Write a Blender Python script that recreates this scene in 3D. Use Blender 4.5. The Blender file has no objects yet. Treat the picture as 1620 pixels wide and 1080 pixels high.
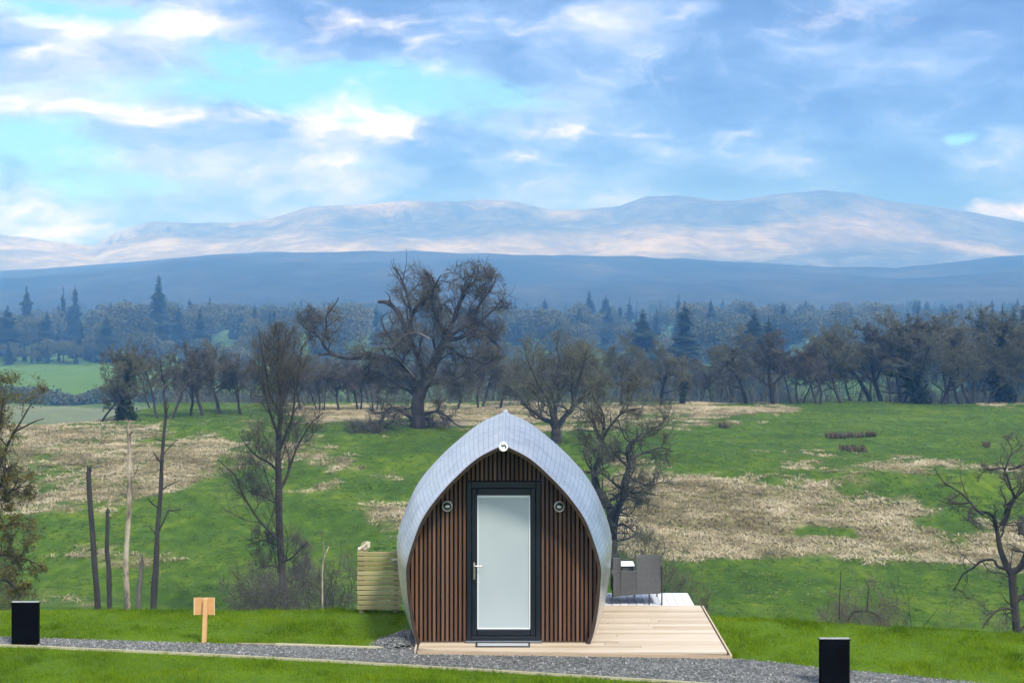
import bpy, math, random
import numpy as np
from mathutils import Vector, Matrix
R = math.radians
rng = np.random.default_rng(7)
random.seed(7)
S = bpy.context.scene
COL = S.collection
F = 2280.0; HY = 437.0; CX = 810.0; CZ = 4.83      # pinhole of the photograph

# ------------------------------------------------------------------ helpers
def tag(o, label=None, cat=None, group=None, kind=None):
    if label: o['label'] = label
    if cat: o['category'] = cat
    if group: o['group'] = group
    if kind: o['kind'] = kind
    return o
def empty(name, loc, rz=0):
    o = bpy.data.objects.new(name, None); COL.objects.link(o)
    o.location = loc; o.rotation_euler = (0, 0, rz); o.empty_display_size = .2
    return o
def at(px, py, Y):
    return ((px-CX)*Y/F, Y, CZ+(HY-py)*Y/F)
class MB:
    """collects arrays of vertices and faces and links them as one mesh object"""
    def __init__(s): s.v=[]; s.f=[]; s.n=0; s.col=[]
    def add(s, V, Fc, c=None):
        V=np.asarray(V,float).reshape(-1,3)
        if len(V)==0: return
        s.v.append(V)
        if isinstance(Fc,np.ndarray): s.f.append(Fc+s.n)
        else:
            by={}
            for f in Fc: by.setdefault(len(f),[]).append(f)
            for k in by: s.f.append(np.array(by[k],int)+s.n)
        s.n+=len(V)
        s.col.append(np.full(len(V), .5 if c is None else c, float) if np.isscalar(c) or c is None else np.asarray(c,float))
    def box(s, x0,x1,y0,y1,z0,z1, bev=0, c=None):
        if bev>0:
            b=min(bev,(x1-x0)/2.01,(y1-y0)/2.01,(z1-z0)/2.01); V=[]; idx={}
            for ix in (0,1):
                for iy in (0,1):
                    for iz in (0,1):
                        X=(x0,x1)[ix];Y=(y0,y1)[iy];Z=(z0,z1)[iz]
                        dx=b if ix==0 else -b; dy=b if iy==0 else -b; dz=b if iz==0 else -b
                        for a,p in enumerate(((X,Y+dy,Z+dz),(X+dx,Y,Z+dz),(X+dx,Y+dy,Z))):
                            idx[(ix,iy,iz,a)]=len(V); V.append(p)
            g=lambda ix,iy,iz,a: idx[(ix,iy,iz,a)]
            Fc=[]
            for i in (0,1):
                q=[g(i,0,0,0),g(i,1,0,0),g(i,1,1,0),g(i,0,1,0)]; Fc.append(q if i else q[::-1])
                q=[g(0,i,0,1),g(1,i,0,1),g(1,i,1,1),g(0,i,1,1)]; Fc.append(q[::-1] if i else q)
                q=[g(0,0,i,2),g(1,0,i,2),g(1,1,i,2),g(0,1,i,2)]; Fc.append(q if i else q[::-1])
            for i in (0,1):
                for j in (0,1):
                    q=[g(i,j,0,0),g(i,j,0,1),g(i,j,1,1),g(i,j,1,0)]; Fc.append(q if i!=j else q[::-1])
                    q=[g(i,0,j,0),g(i,0,j,2),g(i,1,j,2),g(i,1,j,0)]; Fc.append(q if i==j else q[::-1])
                    q=[g(0,i,j,1),g(0,i,j,2),g(1,i,j,2),g(1,i,j,1)]; Fc.append(q if i!=j else q[::-1])
                    for k in (0,1):
                        t=[g(i,j,k,0),g(i,j,k,1),g(i,j,k,2)]; Fc.append(t if (i+j+k)%2 else t[::-1])
            s.add(V,Fc,c); return
        V=[(x,y,z) for x in (x0,x1) for y in (y0,y1) for z in (z0,z1)]
        s.add(V,[(0,1,3,2),(4,6,7,5),(0,4,5,1),(2,3,7,6),(0,2,6,4),(1,5,7,3)],c)
    def tubes(s, P, Rr, sides=4, c=None, cap=False):
        """P [N,K,3] polylines, Rr [N,K] radii"""
        P=np.asarray(P,float); Rr=np.asarray(Rr,float)
        if P.ndim==2: P=P[None]; Rr=Rr[None]
        N,K,_=P.shape
        if N==0: return
        T=np.gradient(P,axis=1); T/=np.linalg.norm(T,axis=2,keepdims=True)+1e-9
        M=P[:,-1]-P[:,0]; ref=np.where((np.abs(M[:,2])>np.abs(M[:,0]))[:,None],np.array([[1.,0.13,0]]),np.array([[0,0.1,1.]]))
        U=np.cross(T,ref[:,None,:]); U/=np.linalg.norm(U,axis=2,keepdims=True)+1e-9
        W=np.cross(T,U)
        a=np.arange(sides)/sides*2*math.pi
        V=P[:,:,None,:]+Rr[:,:,None,None]*(np.cos(a)[None,None,:,None]*U[:,:,None,:]+np.sin(a)[None,None,:,None]*W[:,:,None,:])
        base=np.arange(N)[:,None,None]*K*sides; k=np.arange(K-1)[None,:,None]*sides; j=np.arange(sides)[None,None,:]; j2=(j+1)%sides
        q=np.stack([base+k+j,base+k+j2,base+k+sides+j2,base+k+sides+j],-1).reshape(-1,4)
        if c is not None and not np.isscalar(c): c=np.repeat(np.asarray(c),K*sides)
        s.add(V.reshape(-1,3),q[:,::-1],c)
        if cap:
            b0=(s.n-len(V.reshape(-1,3)))
            e=np.arange(sides)
            for n in range(N):
                s.f.append((b0+n*K*sides+(K-1)*sides+e[::-1])[None,:]); s.f.append((b0+n*K*sides+e)[None,:])
    def leaves(s, C, size, c=None, aspect=.6, up=0.):
        """little leaf quads at centres C [N,3]"""
        N=len(C)
        if N==0: return
        a=rng.normal(size=(N,3)); a[:,2]+=up; a/=np.linalg.norm(a,axis=1,keepdims=True)
        b=rng.normal(size=(N,3)); b-=a*(a*b).sum(1,keepdims=True); b/=np.linalg.norm(b,axis=1,keepdims=True)
        sz=(size*rng.uniform(.6,1.4,N))[:,None]
        V=np.stack([C-a*sz,C-b*sz*aspect,C+a*sz,C+b*sz*aspect],1).reshape(-1,3)
        q=np.arange(N*4).reshape(N,4)
        if c is not None and not np.isscalar(c): c=np.repeat(c,4)
        s.add(V,q,c)
    def build(s, name, mat, parent=None, smooth=False, loc=None, origin=None):
        me=bpy.data.meshes.new(name)
        V=np.concatenate(s.v) if s.v else np.zeros((0,3))
        if origin is not None: V=V-np.asarray(origin)
        me.vertices.add(len(V)); me.vertices.foreach_set('co',V.astype(np.float32).ravel())
        nl=sum(f.size for f in s.f); nf=sum(len(f) for f in s.f)
        me.loops.add(nl); me.polygons.add(nf)
        me.loops.foreach_set('vertex_index',np.concatenate([f.ravel() for f in s.f]).astype(np.int32))
        tot=np.concatenate([np.full(len(f),f.shape[1],np.int32) for f in s.f])
        st=np.concatenate([[0],np.cumsum(tot)[:-1]]).astype(np.int32)
        me.polygons.foreach_set('loop_start',st)
        me.polygons.foreach_set('use_smooth',np.full(nf,bool(smooth)))
        at_=me.attributes.new('tone','FLOAT','POINT'); at_.data.foreach_set('value',np.concatenate(s.col).astype(np.float32))
        me.update(calc_edges=True); me.validate()
        if mat: me.materials.append(mat)
        o=bpy.data.objects.new(name,me); COL.objects.link(o)
        if parent is not None:
            o.parent=parent
            if origin is None:
                # geometry is given in world space under an unrotated empty: subtract the empty's place
                p=Vector((0,0,0)); q=parent
                while q is not None: p+=q.location; q=q.parent
                o.location=-p
        elif origin is not None: o.location=origin
        return o
def copy_thing(root, loc, rz, sc=1., label=None):
    r=root.copy(); COL.objects.link(r); r.location=loc; r.rotation_euler=(0,0,rz); r.scale=(sc,sc,sc) if np.isscalar(sc) else sc
    if label: r['label']=label
    for ch in list(root.children):
        c=ch.copy(); COL.objects.link(c); c.parent=r
        for g in list(ch.children):
            d=g.copy(); COL.objects.link(d); d.parent=c
    return r

def hash2(ix,iy,seed):
    n=(ix.astype(np.int64)*374761393+iy.astype(np.int64)*668265263+seed*1442695041)&0x7fffffff
    n=((n^(n>>13))*1274126177)&0x7fffffff
    return ((n^(n>>16))&0xffff)/65535.
def vnoise(x,y,seed=0):
    x=np.asarray(x,float); y=np.asarray(y,float)
    ix=np.floor(x); iy=np.floor(y); fx=x-ix; fy=y-iy
    fx=fx*fx*(3-2*fx); fy=fy*fy*(3-2*fy)
    a=hash2(ix,iy,seed);b=hash2(ix+1,iy,seed);c=hash2(ix,iy+1,seed);d=hash2(ix+1,iy+1,seed)
    return (a*(1-fx)+b*fx)*(1-fy)+(c*(1-fx)+d*fx)*fy
def fbm(x,y,seed=0,oct=4):
    s=0;a=.5;t=0
    for k in range(oct):
        s=s+a*vnoise(x*2**k+17.3*k,y*2**k+5.1*k,seed+k); t+=a; a*=.5
    return s/t
def sstep(a,b,x):
    t=np.clip((x-a)/(b-a),0,1); return t*t*(3-2*t)

# ------------------------------------------------------------------ materials
def new_mat(name):
    m=bpy.data.materials.new(name); m.use_nodes=True
    nt=m.node_tree; b=nt.nodes['Principled BSDF']
    return m,nt,b
def node(nt,t,**k):
    n=nt.nodes.new(t)
    for a,v in k.items():
        if a.startswith('i_'):
            n.inputs[a[2:].replace('_',' ')].default_value=v
        else: setattr(n,a,v)
    return n
def L(nt,a,b): nt.links.new(a,b)
def ramp(nt,fac,stops):
    r=nt.nodes.new('ShaderNodeValToRGB'); e=r.color_ramp.elements
    while len(e)<len(stops): e.new(.5)
    for el,(p,c) in zip(e,stops): el.position=p; el.color=(*c,1) if len(c)==3 else c
    if fac is not None: L(nt,fac,r.inputs[0])
    return r.outputs[0]
def noise(nt,scale,detail=4,rough=.55,vec=None,dist=0):
    n=node(nt,'ShaderNodeTexNoise'); n.inputs['Scale'].default_value=scale; n.inputs['Detail'].default_value=detail; n.inputs['Roughness'].default_value=rough; n.inputs['Distortion'].default_value=dist
    if vec is not None: L(nt,vec,n.inputs['Vector'])
    return n.outputs['Fac']
def coords(nt,kind='Object',scale=(1,1,1)):
    t=node(nt,'ShaderNodeTexCoord'); m=node(nt,'ShaderNodeMapping'); m.inputs['Scale'].default_value=scale
    L(nt,t.outputs[kind],m.inputs[0]); return m.outputs[0]
def mix(nt,f,a,b,mode='MIX'):
    m=node(nt,'ShaderNodeMix',data_type='RGBA',blend_type=mode)
    for v,i in ((f,0),(a,6),(b,7)):
        if isinstance(v,(int,float)): m.inputs[i].default_value=v
        elif isinstance(v,tuple): m.inputs[i].default_value=(*v,1)
        else: L(nt,v,m.inputs[i])
    return m.outputs[2]
def mth(nt,op,a,b=None,c=None,clamp=False):
    m=node(nt,'ShaderNodeMath',operation=op,use_clamp=clamp)
    for v,i in ((a,0),(b,1),(c,2)):
        if v is None: continue
        if isinstance(v,(int,float)): m.inputs[i].default_value=v
        else: L(nt,v,m.inputs[i])
    return m.outputs[0]
def attr(nt,n):
    a=node(nt,'ShaderNodeAttribute',attribute_name=n); return a.outputs['Fac']
def bump(nt,h,bsdf,strength=.3,dist=.02):
    b=node(nt,'ShaderNodeBump'); b.inputs['Strength'].default_value=strength; b.inputs['Distance'].default_value=dist
    L(nt,h,b.inputs['Height']); L(nt,b.outputs[0],bsdf.inputs['Normal'])
def simple(name,col,rough=.6,metal=0,var=.25,scale=8,bmp=0,tone=0.,vec=(1,1,1),coat=0,spec=None):
    """base colour varied by noise and by the mesh's own tone attribute"""
    m,nt,b=new_mat(name); v=coords(nt,'Object',vec)
    n=noise(nt,scale,4,.6,v)
    lo=tuple(c*(1-var) for c in col); hi=tuple(min(1,c*(1+var)) for c in col)
    c=ramp(nt,n,[(.3,lo),(.7,hi)])
    if tone:
        t=attr(nt,'tone'); g=mth(nt,'MULTIPLY_ADD',t,2*tone,1-tone)
        c=mix(nt,1.,c,node_rgb(nt,g),'MULTIPLY')
    L(nt,c,b.inputs['Base Color']); b.inputs['Roughness'].default_value=rough; b.inputs['Metallic'].default_value=metal
    if coat: b.inputs['Coat Weight'].default_value=coat
    if spec is not None: b.inputs['Specular IOR Level'].default_value=spec
    if bmp: bump(nt,n,b,bmp,.02)
    return m
def node_rgb(nt,v):
    c=node(nt,'ShaderNodeCombineColor')
    for i in range(3): L(nt,v,c.inputs[i])
    return c.outputs[0]
def leafy(name,stops,rough=.7,scale=.35,transl=.25):
    """foliage: colour ramp over tone + slow noise, with translucency"""
    m,nt,b=new_mat(name)
    n=noise(nt,scale,3,.6,coords(nt,'Object'))
    t=attr(nt,'tone'); f=mth(nt,'ADD',mth(nt,'MULTIPLY',n,.55),mth(nt,'MULTIPLY',t,.45))
    c=ramp(nt,f,stops)
    L(nt,c,b.inputs['Base Color']); b.inputs['Roughness'].default_value=rough; b.inputs['Specular IOR Level'].default_value=.2
    tr=node(nt,'ShaderNodeBsdfTranslucent'); L(nt,c,tr.inputs[0]); mx=node(nt,'ShaderNodeMixShader'); mx.inputs[0].default_value=transl
    L(nt,b.outputs[0],mx.inputs[1]); L(nt,tr.outputs[0],mx.inputs[2])
    L(nt,mx.outputs[0],nt.nodes['Material Output'].inputs[0])
    return m

M={}
M['bark']=simple('bark',(.032,.029,.025),.9,var=.5,scale=5,bmp=.6,vec=(1,1,.35),tone=.4)
M['bark_grey']=simple('bark_grey',(.10,.095,.085),.9,var=.45,scale=4,bmp=.6,vec=(1,1,.3))
M['bark_pale']=None
M['twig']=simple('twig',(.070,.069,.054),.85,var=.35,scale=.6,tone=.5)
M['twig_red']=simple('twig_red',(.085,.073,.058),.85,var=.35,scale=.5,tone=.5)
M['twig_olive']=simple('twig_olive',(.082,.088,.055),.85,var=.4,scale=.4,tone=.55)
M['bud']=leafy('bud_leaf',[(.2,(.075,.08,.03)),(.8,(.19,.185,.085))])
M['ivy']=leafy('ivy_leaf',[(.2,(.015,.028,.010)),(.8,(.045,.07,.022))])
M['conifer']=leafy('conifer_needle',[(.2,(.010,.022,.012)),(.8,(.032,.055,.026))],transl=.05)
M['wood_far']=leafy('far_foliage',[(.2,(.045,.065,.032)),(.5,(.085,.10,.05)),(.8,(.14,.145,.08))],scale=.02)
M['yolk']=leafy('young_leaf',[(.2,(.05,.055,.012)),(.5,(.13,.12,.022)),(.8,(.22,.17,.04))],scale=.6)

# ------------------------------------------------------------------ terrain shape
def edge(X):                                  # back edge of the mown lawn
    return np.interp(X,[-30,-6,2.6,3.2,7.5,12],[21.1,21.1,21.0,20.6,19.6,18.6])
def gz(X,Y):
    X=np.asarray(X,float); Y=np.asarray(Y,float)
    s=Y-edge(X)
    near=4.93+np.interp(s,[-1,0,.4,1,2,4,8,20,40],[0,0,.05,.25,.7,1.9,4.5,9.3,12.0])
    cl=np.interp(Y,[58,66,75,80,95,112,132,137,150,180,205,250,320,450,2500],[16.8,17.3,17.6,17.6,16.4,15.0,13.65,13.9,14.6,15.9,18.5,27,34,37,37])
    cr=np.interp(Y,[58,66,75,80,88,96,106,116,130,150,180,205,250,320,450,2500],[16.8,17.3,17.6,17.6,17.1,16.0,14.75,14.75,14.75,14.9,15.75,18.5,27,34,37,37])
    f=sstep(-6,22,X)
    far=cl*(1-f)+cr*f
    # the plateau ends on the left, dropping to the river flats
    w=sstep(-40-np.maximum(0,(Y-150))*.1,-52-np.maximum(0,(Y-150))*.1,X)*sstep(132,139,Y)
    drop=np.interp(Y,[132,150,180,230,320,450],[0,8,16,20,16,14])
    drop=np.interp(Y,[132,145,170,210,300,355,450],[13.7,18,24,30,34,34.5,37])
    far=far*(1-w)+np.maximum(far,drop)*w
    m=sstep(54,60,Y)
    c=near*(1-m)+far*m
    z=CZ-c
    amp=sstep(24,45,Y)*sstep(3400,1100,Y)
    z=z+amp*(1.5*(fbm(X/14,Y/9,3,3)-.5)+.40*(fbm(X/2.6,Y/2.2,9,3)-.5))*np.interp(Y,[0,60,180,400],[1,1,.45,1.4])
    return z
def px_of(X,Y,Z): return CX+F*X/Y, HY+F*(CZ-Z)/Y

def poly_mask(px,py,poly,soft=14):
    """soft signed distance mask of a closed outline"""
    px=np.asarray(px);py=np.asarray(py)
    inside=np.zeros(px.shape,bool); d=np.full(px.shape,1e9)
    n=len(poly)
    for i in range(n):
        x0,y0=poly[i]; x1,y1=poly[(i+1)%n]
        c=((y0>py)!=(y1>py))&(px<(x1-x0)*(py-y0)/((y1-y0) if y1!=y0 else 1e-9)+x0)
        inside^=c
        t=np.clip(((px-x0)*(x1-x0)+(py-y0)*(y1-y0))/((x1-x0)**2+(y1-y0)**2+1e-9),0,1)
        d=np.minimum(d,np.hypot(px-x0-t*(x1-x0),py-y0-t*(y1-y0)))
    sd=np.where(inside,d,-d)
    return np.clip(.5+sd/soft,0,1)
DEAD=[ # patches of dead grass on the far bank (outlines, weight)
 ([(-260,655),(0,672),(130,668),(250,672),(365,676),(372,700),(352,745),(300,772),(250,795),(180,822),(120,828),(60,812),(0,800),(-260,820)],.63),
 ([(300,668),(520,672),(560,700),(500,735),(420,745),(360,742),(300,720)],.42),
 ([(470,645),(600,642),(800,640),(1000,640),(1180,640),(1260,648),(1150,664),(1000,670),(800,672),(640,668),(480,664)],.85),
 ([(975,725),(1040,735),(1100,745),(1200,758),(1330,768),(1440,790),(1470,812),(1450,826),(1540,850),(1575,880),(1560,896),(1480,893),(1300,893),(1100,886),(990,880),(960,850),(960,760)],.80),
 ([(575,800),(640,788),(700,780),(700,850),(640,860),(580,850)],.62),
 ([(1200,715),(1300,708),(1400,722),(1500,728),(1560,745),(1500,758),(1330,752),(1210,738)],.46),
 ([(1480,840),(1560,825),(1700,835),(1800,850),(1800,900),(1560,898)],.75),
 ([(1440,735),(1620,725),(1800,740),(1800,775),(1620,770),(1480,760)],.38),
 ([(60,878),(160,874),(330,880),(330,888),(60,888)],.62),
 ([(60,940),(160,936),(360,944),(360,950),(60,950)],.62),
 ([(1560,632),(1800,630),(1800,645),(1560,643)],.5),
 ([(420,690),(640,690),(640,830),(480,850),(420,760)],.27),
]
GREENHOLE=[[(1262,836),(1352,836),(1352,848),(1262,848)]]
def masks(X,Y,Z):
    px,py=px_of(X,np.maximum(Y,1),Z)
    nz=(fbm(X/5.0,Y/5.0,21,4)-.5)
    wx=px+50*(fbm(X/7,Y/7,5,3)-.5); wy=py+16*(fbm(X/7,Y/7,8,3)-.5)
    t=np.zeros(X.shape)
    for poly,w in DEAD: t=np.maximum(t,w*poly_mask(wx,wy,poly,46 if w>.6 else 24))
    for poly in GREENHOLE: t=t*(1-.8*poly_mask(wx,wy,poly,8))
    lo=np.abs(fbm(X/1.9,Y/2.6,33,3)-.5)*2
    n2=fbm(X/1.7,Y/2.4,66,3)-.5
    dead=sstep(.24,.80,t*.98+nz*.75+n2*.55+.10*(lo-.3))*(t>.02)*(Y>60)*(Y<230)
    lawn=1-sstep(.3,1.6,Y-edge(X)); 
    field=sstep(418,432,Y)*(1-sstep(590,600,Y))*sstep(-40,-75,X)
    pale=sstep(-38,-60,X)*sstep(330,345,Y)*(1-sstep(392,400,Y))*(.6+.4*sstep(.4,.6,fbm(X/30,Y/9,2,2)))
    return dead,lawn,field,pale

def terrain():
    ys=np.concatenate([np.arange(-30,14,2.),np.arange(14,26,.14),np.arange(26,60,.8),np.arange(60,185,.42),np.arange(185,260,2.5),np.arange(260,640,6),np.geomspace(640,4400,46)])
    u=np.linspace(-1,1,421); uu=.38*u+.62*u**3
    Yg,U=np.meshgrid(ys,uu,indexing='ij')
    W=42+.62*np.maximum(Yg,0); Xg=U*W
    Z=gz(Xg,Yg)
    nr,nc=Xg.shape
    V=np.stack([Xg,Yg,Z],-1).reshape(-1,3)
    i=np.arange(nr-1)[:,None]*nc; j=np.arange(nc-1)[None,:]
    q=np.stack([i+j,i+j+1,i+nc+j+1,i+nc+j],-1).reshape(-1,4)
    mb=MB(); mb.add(V,q)
    o=mb.build('ground',ground_mat(),smooth=True)
    d,l,f,p=masks(Xg,Yg,Z)
    for nme,a in (('dead',d),('lawn',l),('field',f),('pale',p)):
        at_=o.data.attributes.new(nme,'FLOAT','POINT'); at_.data.foreach_set('value',a.astype(np.float32).ravel())
    tag(o,kind='structure'); return o
def ground_mat():
    m,nt,b=new_mat('ground')
    v=coords(nt,'Object'); vs=coords(nt,'Object',(1,.55,1))
    n1=noise(nt,.12,5,.6,v); n2=noise(nt,1.1,5,.65,vs); n3=noise(nt,9,4,.7,v)
    green=ramp(nt,mth(nt,'ADD',mth(nt,'MULTIPLY',n1,.5),mth(nt,'MULTIPLY',n2,.5)),[(.34,(.017,.045,.002)),(.5,(.046,.100,.003)),(.66,(.115,.175,.010))])
    dead=ramp(nt,mth(nt,'ADD',mth(nt,'MULTIPLY',n2,.7),mth(nt,'MULTIPLY',n3,.3)),[(.36,(.06,.075,.020)),(.5,(.17,.155,.075)),(.62,(.31,.28,.165))])
    lawn=ramp(nt,mth(nt,'ADD',mth(nt,'MULTIPLY',noise(nt,.9,4,.6,v),.5),mth(nt,'MULTIPLY',n3,.5)),[(.35,(.05,.105,.003)),(.65,(.10,.18,.005))])
    c=mix(nt,attr(nt,'dead'),green,dead)
    c=mix(nt,attr(nt,'lawn'),c,lawn)
    c=mix(nt,attr(nt,'field'),c,ramp(nt,n1,[(.3,(.06,.125,.006)),(.7,(.085,.16,.012))]))
    c=mix(nt,attr(nt,'pale'),c,(.17,.18,.10))
    L(nt,c,b.inputs['Base Color']); b.inputs['Roughness'].default_value=.95; b.inputs['Specular IOR Level'].default_value=.15
    h=mth(nt,'ADD',mth(nt,'MULTIPLY',n2,.5),mth(nt,'MULTIPLY',n3,.25)); bump(nt,h,b,.8,.35)
    return m

# ------------------------------------------------------------------ camera, light, sky
cam=bpy.data.cameras.new('camera'); co=bpy.data.objects.new('camera',cam); COL.objects.link(co)
co.location=(0,0,CZ); co.rotation_euler=(R(90),0,0)
cam.sensor_width=36; cam.lens=36*F/1620; cam.shift_y=-(540-HY)/1620; cam.clip_end=20000; cam.clip_start=.5
S.camera=co
SUN_DIR=Vector((.36,-.50,.79)).normalized()      # towards the sun
sl=bpy.data.lights.new('sun','SUN'); sl.energy=3.5; sl.angle=R(9); sl.color=(1,.91,.76)
so=bpy.data.objects.new('sun',sl); COL.objects.link(so)
so.rotation_euler=SUN_DIR.to_track_quat('Z','Y').to_euler(); so.location=(30,-30,60)
SKY_K=1.0
def world():
    w=bpy.data.worlds.new('World'); S.world=w; w.use_nodes=True; nt=w.node_tree
    bg=nt.nodes['Background']
    geo=node(nt,'ShaderNodeTexCoord'); sep=node(nt,'ShaderNodeSeparateXYZ'); L(nt,geo.outputs['Generated'],sep.inputs[0])
    x,y,z=sep.outputs
    az=mth(nt,'ARCTAN2',x,y); el=mth(nt,'ARCSINE',z)
    k=F/1000.
    cmb=node(nt,'ShaderNodeCombineXYZ'); L(nt,mth(nt,'MULTIPLY',az,k),cmb.inputs[0]); L(nt,mth(nt,'MULTIPLY',el,k),cmb.inputs[1])
    P=cmb.outputs[0]                                   # azimuth / elevation, about a thousand photo pixels to the unit
    def mp(vec,sc,loc=(0,0,0)):
        m=node(nt,'ShaderNodeMapping'); m.inputs['Scale'].default_value=sc; m.inputs['Location'].default_value=loc; L(nt,vec,m.inputs[0]); return m.outputs[0]
    warpn=node(nt,'ShaderNodeTexNoise'); L(nt,mp(P,(3,7,1)),warpn.inputs['Vector']); warpn.inputs['Scale'].default_value=1; warpn.inputs['Detail'].default_value=3
    off=node(nt,'ShaderNodeVectorMath',operation='MULTIPLY_ADD'); L(nt,warpn.outputs['Color'],off.inputs[0]); off.inputs[1].default_value=(.16,.07,0); off.inputs[2].default_value=(-.08,-.035,0)
    wp=node(nt,'ShaderNodeVectorMath',operation='ADD'); L(nt,P,wp.inputs[0]); L(nt,off.outputs[0],wp.inputs[1]); W=wp.outputs[0]
    w2=node(nt,'ShaderNodeTexNoise'); L(nt,mp(P,(16,34,1),(2,3,0)),w2.inputs['Vector']); w2.inputs['Scale'].default_value=1; w2.inputs['Detail'].default_value=4
    o2=node(nt,'ShaderNodeVectorMath',operation='MULTIPLY_ADD'); L(nt,w2.outputs['Color'],o2.inputs[0]); o2.inputs[1].default_value=(.07,.035,0); o2.inputs[2].default_value=(-.035,-.0175,0)
    wq=node(nt,'ShaderNodeVectorMath',operation='ADD'); L(nt,W,wq.inputs[0]); L(nt,o2.outputs[0],wq.inputs[1]); W=wq.outputs[0]
    def blobs(lst):
        tot=None
        for cx,cy,rx,ry,a in lst:
            u=(math.atan((cx-CX)/F))*k; v=(HY-cy)/1000.
            s=node(nt,'ShaderNodeVectorMath',operation='SUBTRACT'); L(nt,W,s.inputs[0]); s.inputs[1].default_value=(u,v,0)
            d=node(nt,'ShaderNodeVectorMath',operation='MULTIPLY'); L(nt,s.outputs[0],d.inputs[0]); d.inputs[1].default_value=(1000/rx,1000/ry,0)
            l=node(nt,'ShaderNodeVectorMath',operation='LENGTH'); L(nt,d.outputs[0],l.inputs[0])
            g=mth(nt,'MULTIPLY',mth(nt,'EXPONENT',mth(nt,'MULTIPLY',mth(nt,'MULTIPLY',l.outputs['Value'],l.outputs['Value']),-.7)),a)
            tot=g if tot is None else mth(nt,'MAXIMUM',tot,g)
        return tot
    nbig=noise(nt,1,6,.56,mp(W,(2.8,7.0,1),(3.1,.4,0)),.12)
    nfin=noise(nt,1,6,.6,mp(W,(9,17,1),(1.7,2.2,0)),.1)
    nmid=noise(nt,1,5,.58,mp(W,(5,11,1),(4.7,1.2,0)),.15)
    # openings to clear sky
    hole=blobs([(520,150,330,44,1),(130,30,150,30,.8),(30,245,120,55,1),(150,300,170,22,.75),(760,165,170,22,.7),(400,100,90,40,.8),(1540,229,26,9,.60),(150,150,140,20,.5),(420,10,160,14,.3),(560,272,60,12,.4)])
    hole=mth(nt,'ADD',hole,mth(nt,'MULTIPLY',mth(nt,'SUBTRACT',nmid,.5),1.7))
    hf=node(nt,'ShaderNodeMapRange',interpolation_type='SMOOTHSTEP'); L(nt,hole,hf.inputs[0]); hf.inputs[1].default_value=.25; hf.inputs[2].default_value=.95
    # lit cloud tops
    wh=blobs([(300,42,70,26,.95),(560,45,80,24,.9),(70,50,60,14,.8),(490,196,46,30,1.2),(592,205,62,28,1.15),(250,192,60,22,1.0),(400,190,80,16,.7),(700,126,60,11,.6),(905,210,70,10,.75),(1020,214,36,13,.7),(1310,38,70,24,.6),(1452,48,30,12,.5),(1600,336,90,11,.85),(15,330,60,26,.85),(372,243,30,9,.85),(500,264,80,13,.75),(90,190,110,22,.7),(60,100,60,10,.6),(1060,18,20,14,.55),(830,250,60,16,.5),(120,60,60,20,.6),(660,70,60,20,.5),(200,250,60,10,.5),(60,370,120,14,.6),(1150,220,60,10,.4)])
    wh=mth(nt,'ADD',mth(nt,'MULTIPLY',wh,.85),mth(nt,'ADD',mth(nt,'MULTIPLY',mth(nt,'SUBTRACT',nfin,.5),1.6),mth(nt,'MULTIPLY',mth(nt,'SUBTRACT',nmid,.5),1.3)))
    wf=node(nt,'ShaderNodeMapRange',interpolation_type='SMOOTHSTEP'); L(nt,wh,wf.inputs[0]); wf.inputs[1].default_value=.12; wf.inputs[2].default_value=1.25
    # cloud body: paler to the left and low down, heavier to the right
    sp=node(nt,'ShaderNodeSeparateXYZ'); L(nt,P,sp.inputs[0])
    side=mth(nt,'MULTIPLY',sp.outputs[0],-.16)
    body=mth(nt,'ADD',mth(nt,'ADD',nbig,mth(nt,'ADD',mth(nt,'MULTIPLY',mth(nt,'SUBTRACT',nfin,.5),.35),mth(nt,'MULTIPLY',mth(nt,'SUBTRACT',nmid,.5),.5))),side)
    cb=ramp(nt,body,[(.26,(.10,.17,.40)),(.40,(.15,.25,.52)),(.52,(.26,.38,.70)),(.64,(.46,.54,.86)),(.76,(.68,.74,.98))])
    white=ramp(nt,nfin,[(.3,(.66,.70,.84)),(.6,(1.15,1.05,1.0))])
    clear=node(nt,'ShaderNodeTexSky',sky_type='NISHITA'); clear.sun_disc=False; clear.sun_elevation=math.asin(SUN_DIR.z); clear.sun_rotation=math.atan2(SUN_DIR.x,SUN_DIR.y); clear.altitude=100
    cl=mix(nt,.75,mix(nt,1.,clear.outputs[0],(.09,.09,.09),'MULTIPLY'),(.24,.70,.86))
    c=mix(nt,hf.outputs[0],cb,cl)
    c=mix(nt,wf.outputs[0],c,white)
    # overhead and behind the camera: a high broken overcast, whiter than the blue band over the hills
    up=node(nt,'ShaderNodeMapRange',interpolation_type='SMOOTHSTEP'); L(nt,el,up.inputs[0]); up.inputs[1].default_value=.24; up.inputs[2].default_value=.75
    over=ramp(nt,noise(nt,2.2,5,.6,geo.outputs['Generated'],.3),[(.32,(.50,.63,.93)),(.52,(.82,.92,1.18)),(.7,(1.32,1.30,1.34))])
    bk=node(nt,'ShaderNodeMapRange',interpolation_type='SMOOTHSTEP'); L(nt,y,bk.inputs[0]); bk.inputs[1].default_value=.45; bk.inputs[2].default_value=-.2
    c=mix(nt,mth(nt,'MAXIMUM',up.outputs[0],bk.outputs[0]),c,over)
    L(nt,c,bg.inputs[0]); bg.inputs[1].default_value=SKY_K
    w.cycles.sampling_method='MANUAL'; w.cycles.sample_map_resolution=512
world()
vs=S.view_settings; vs.view_transform='Standard'; vs.look='None'; vs.exposure=.35; vs.gamma=1
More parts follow.
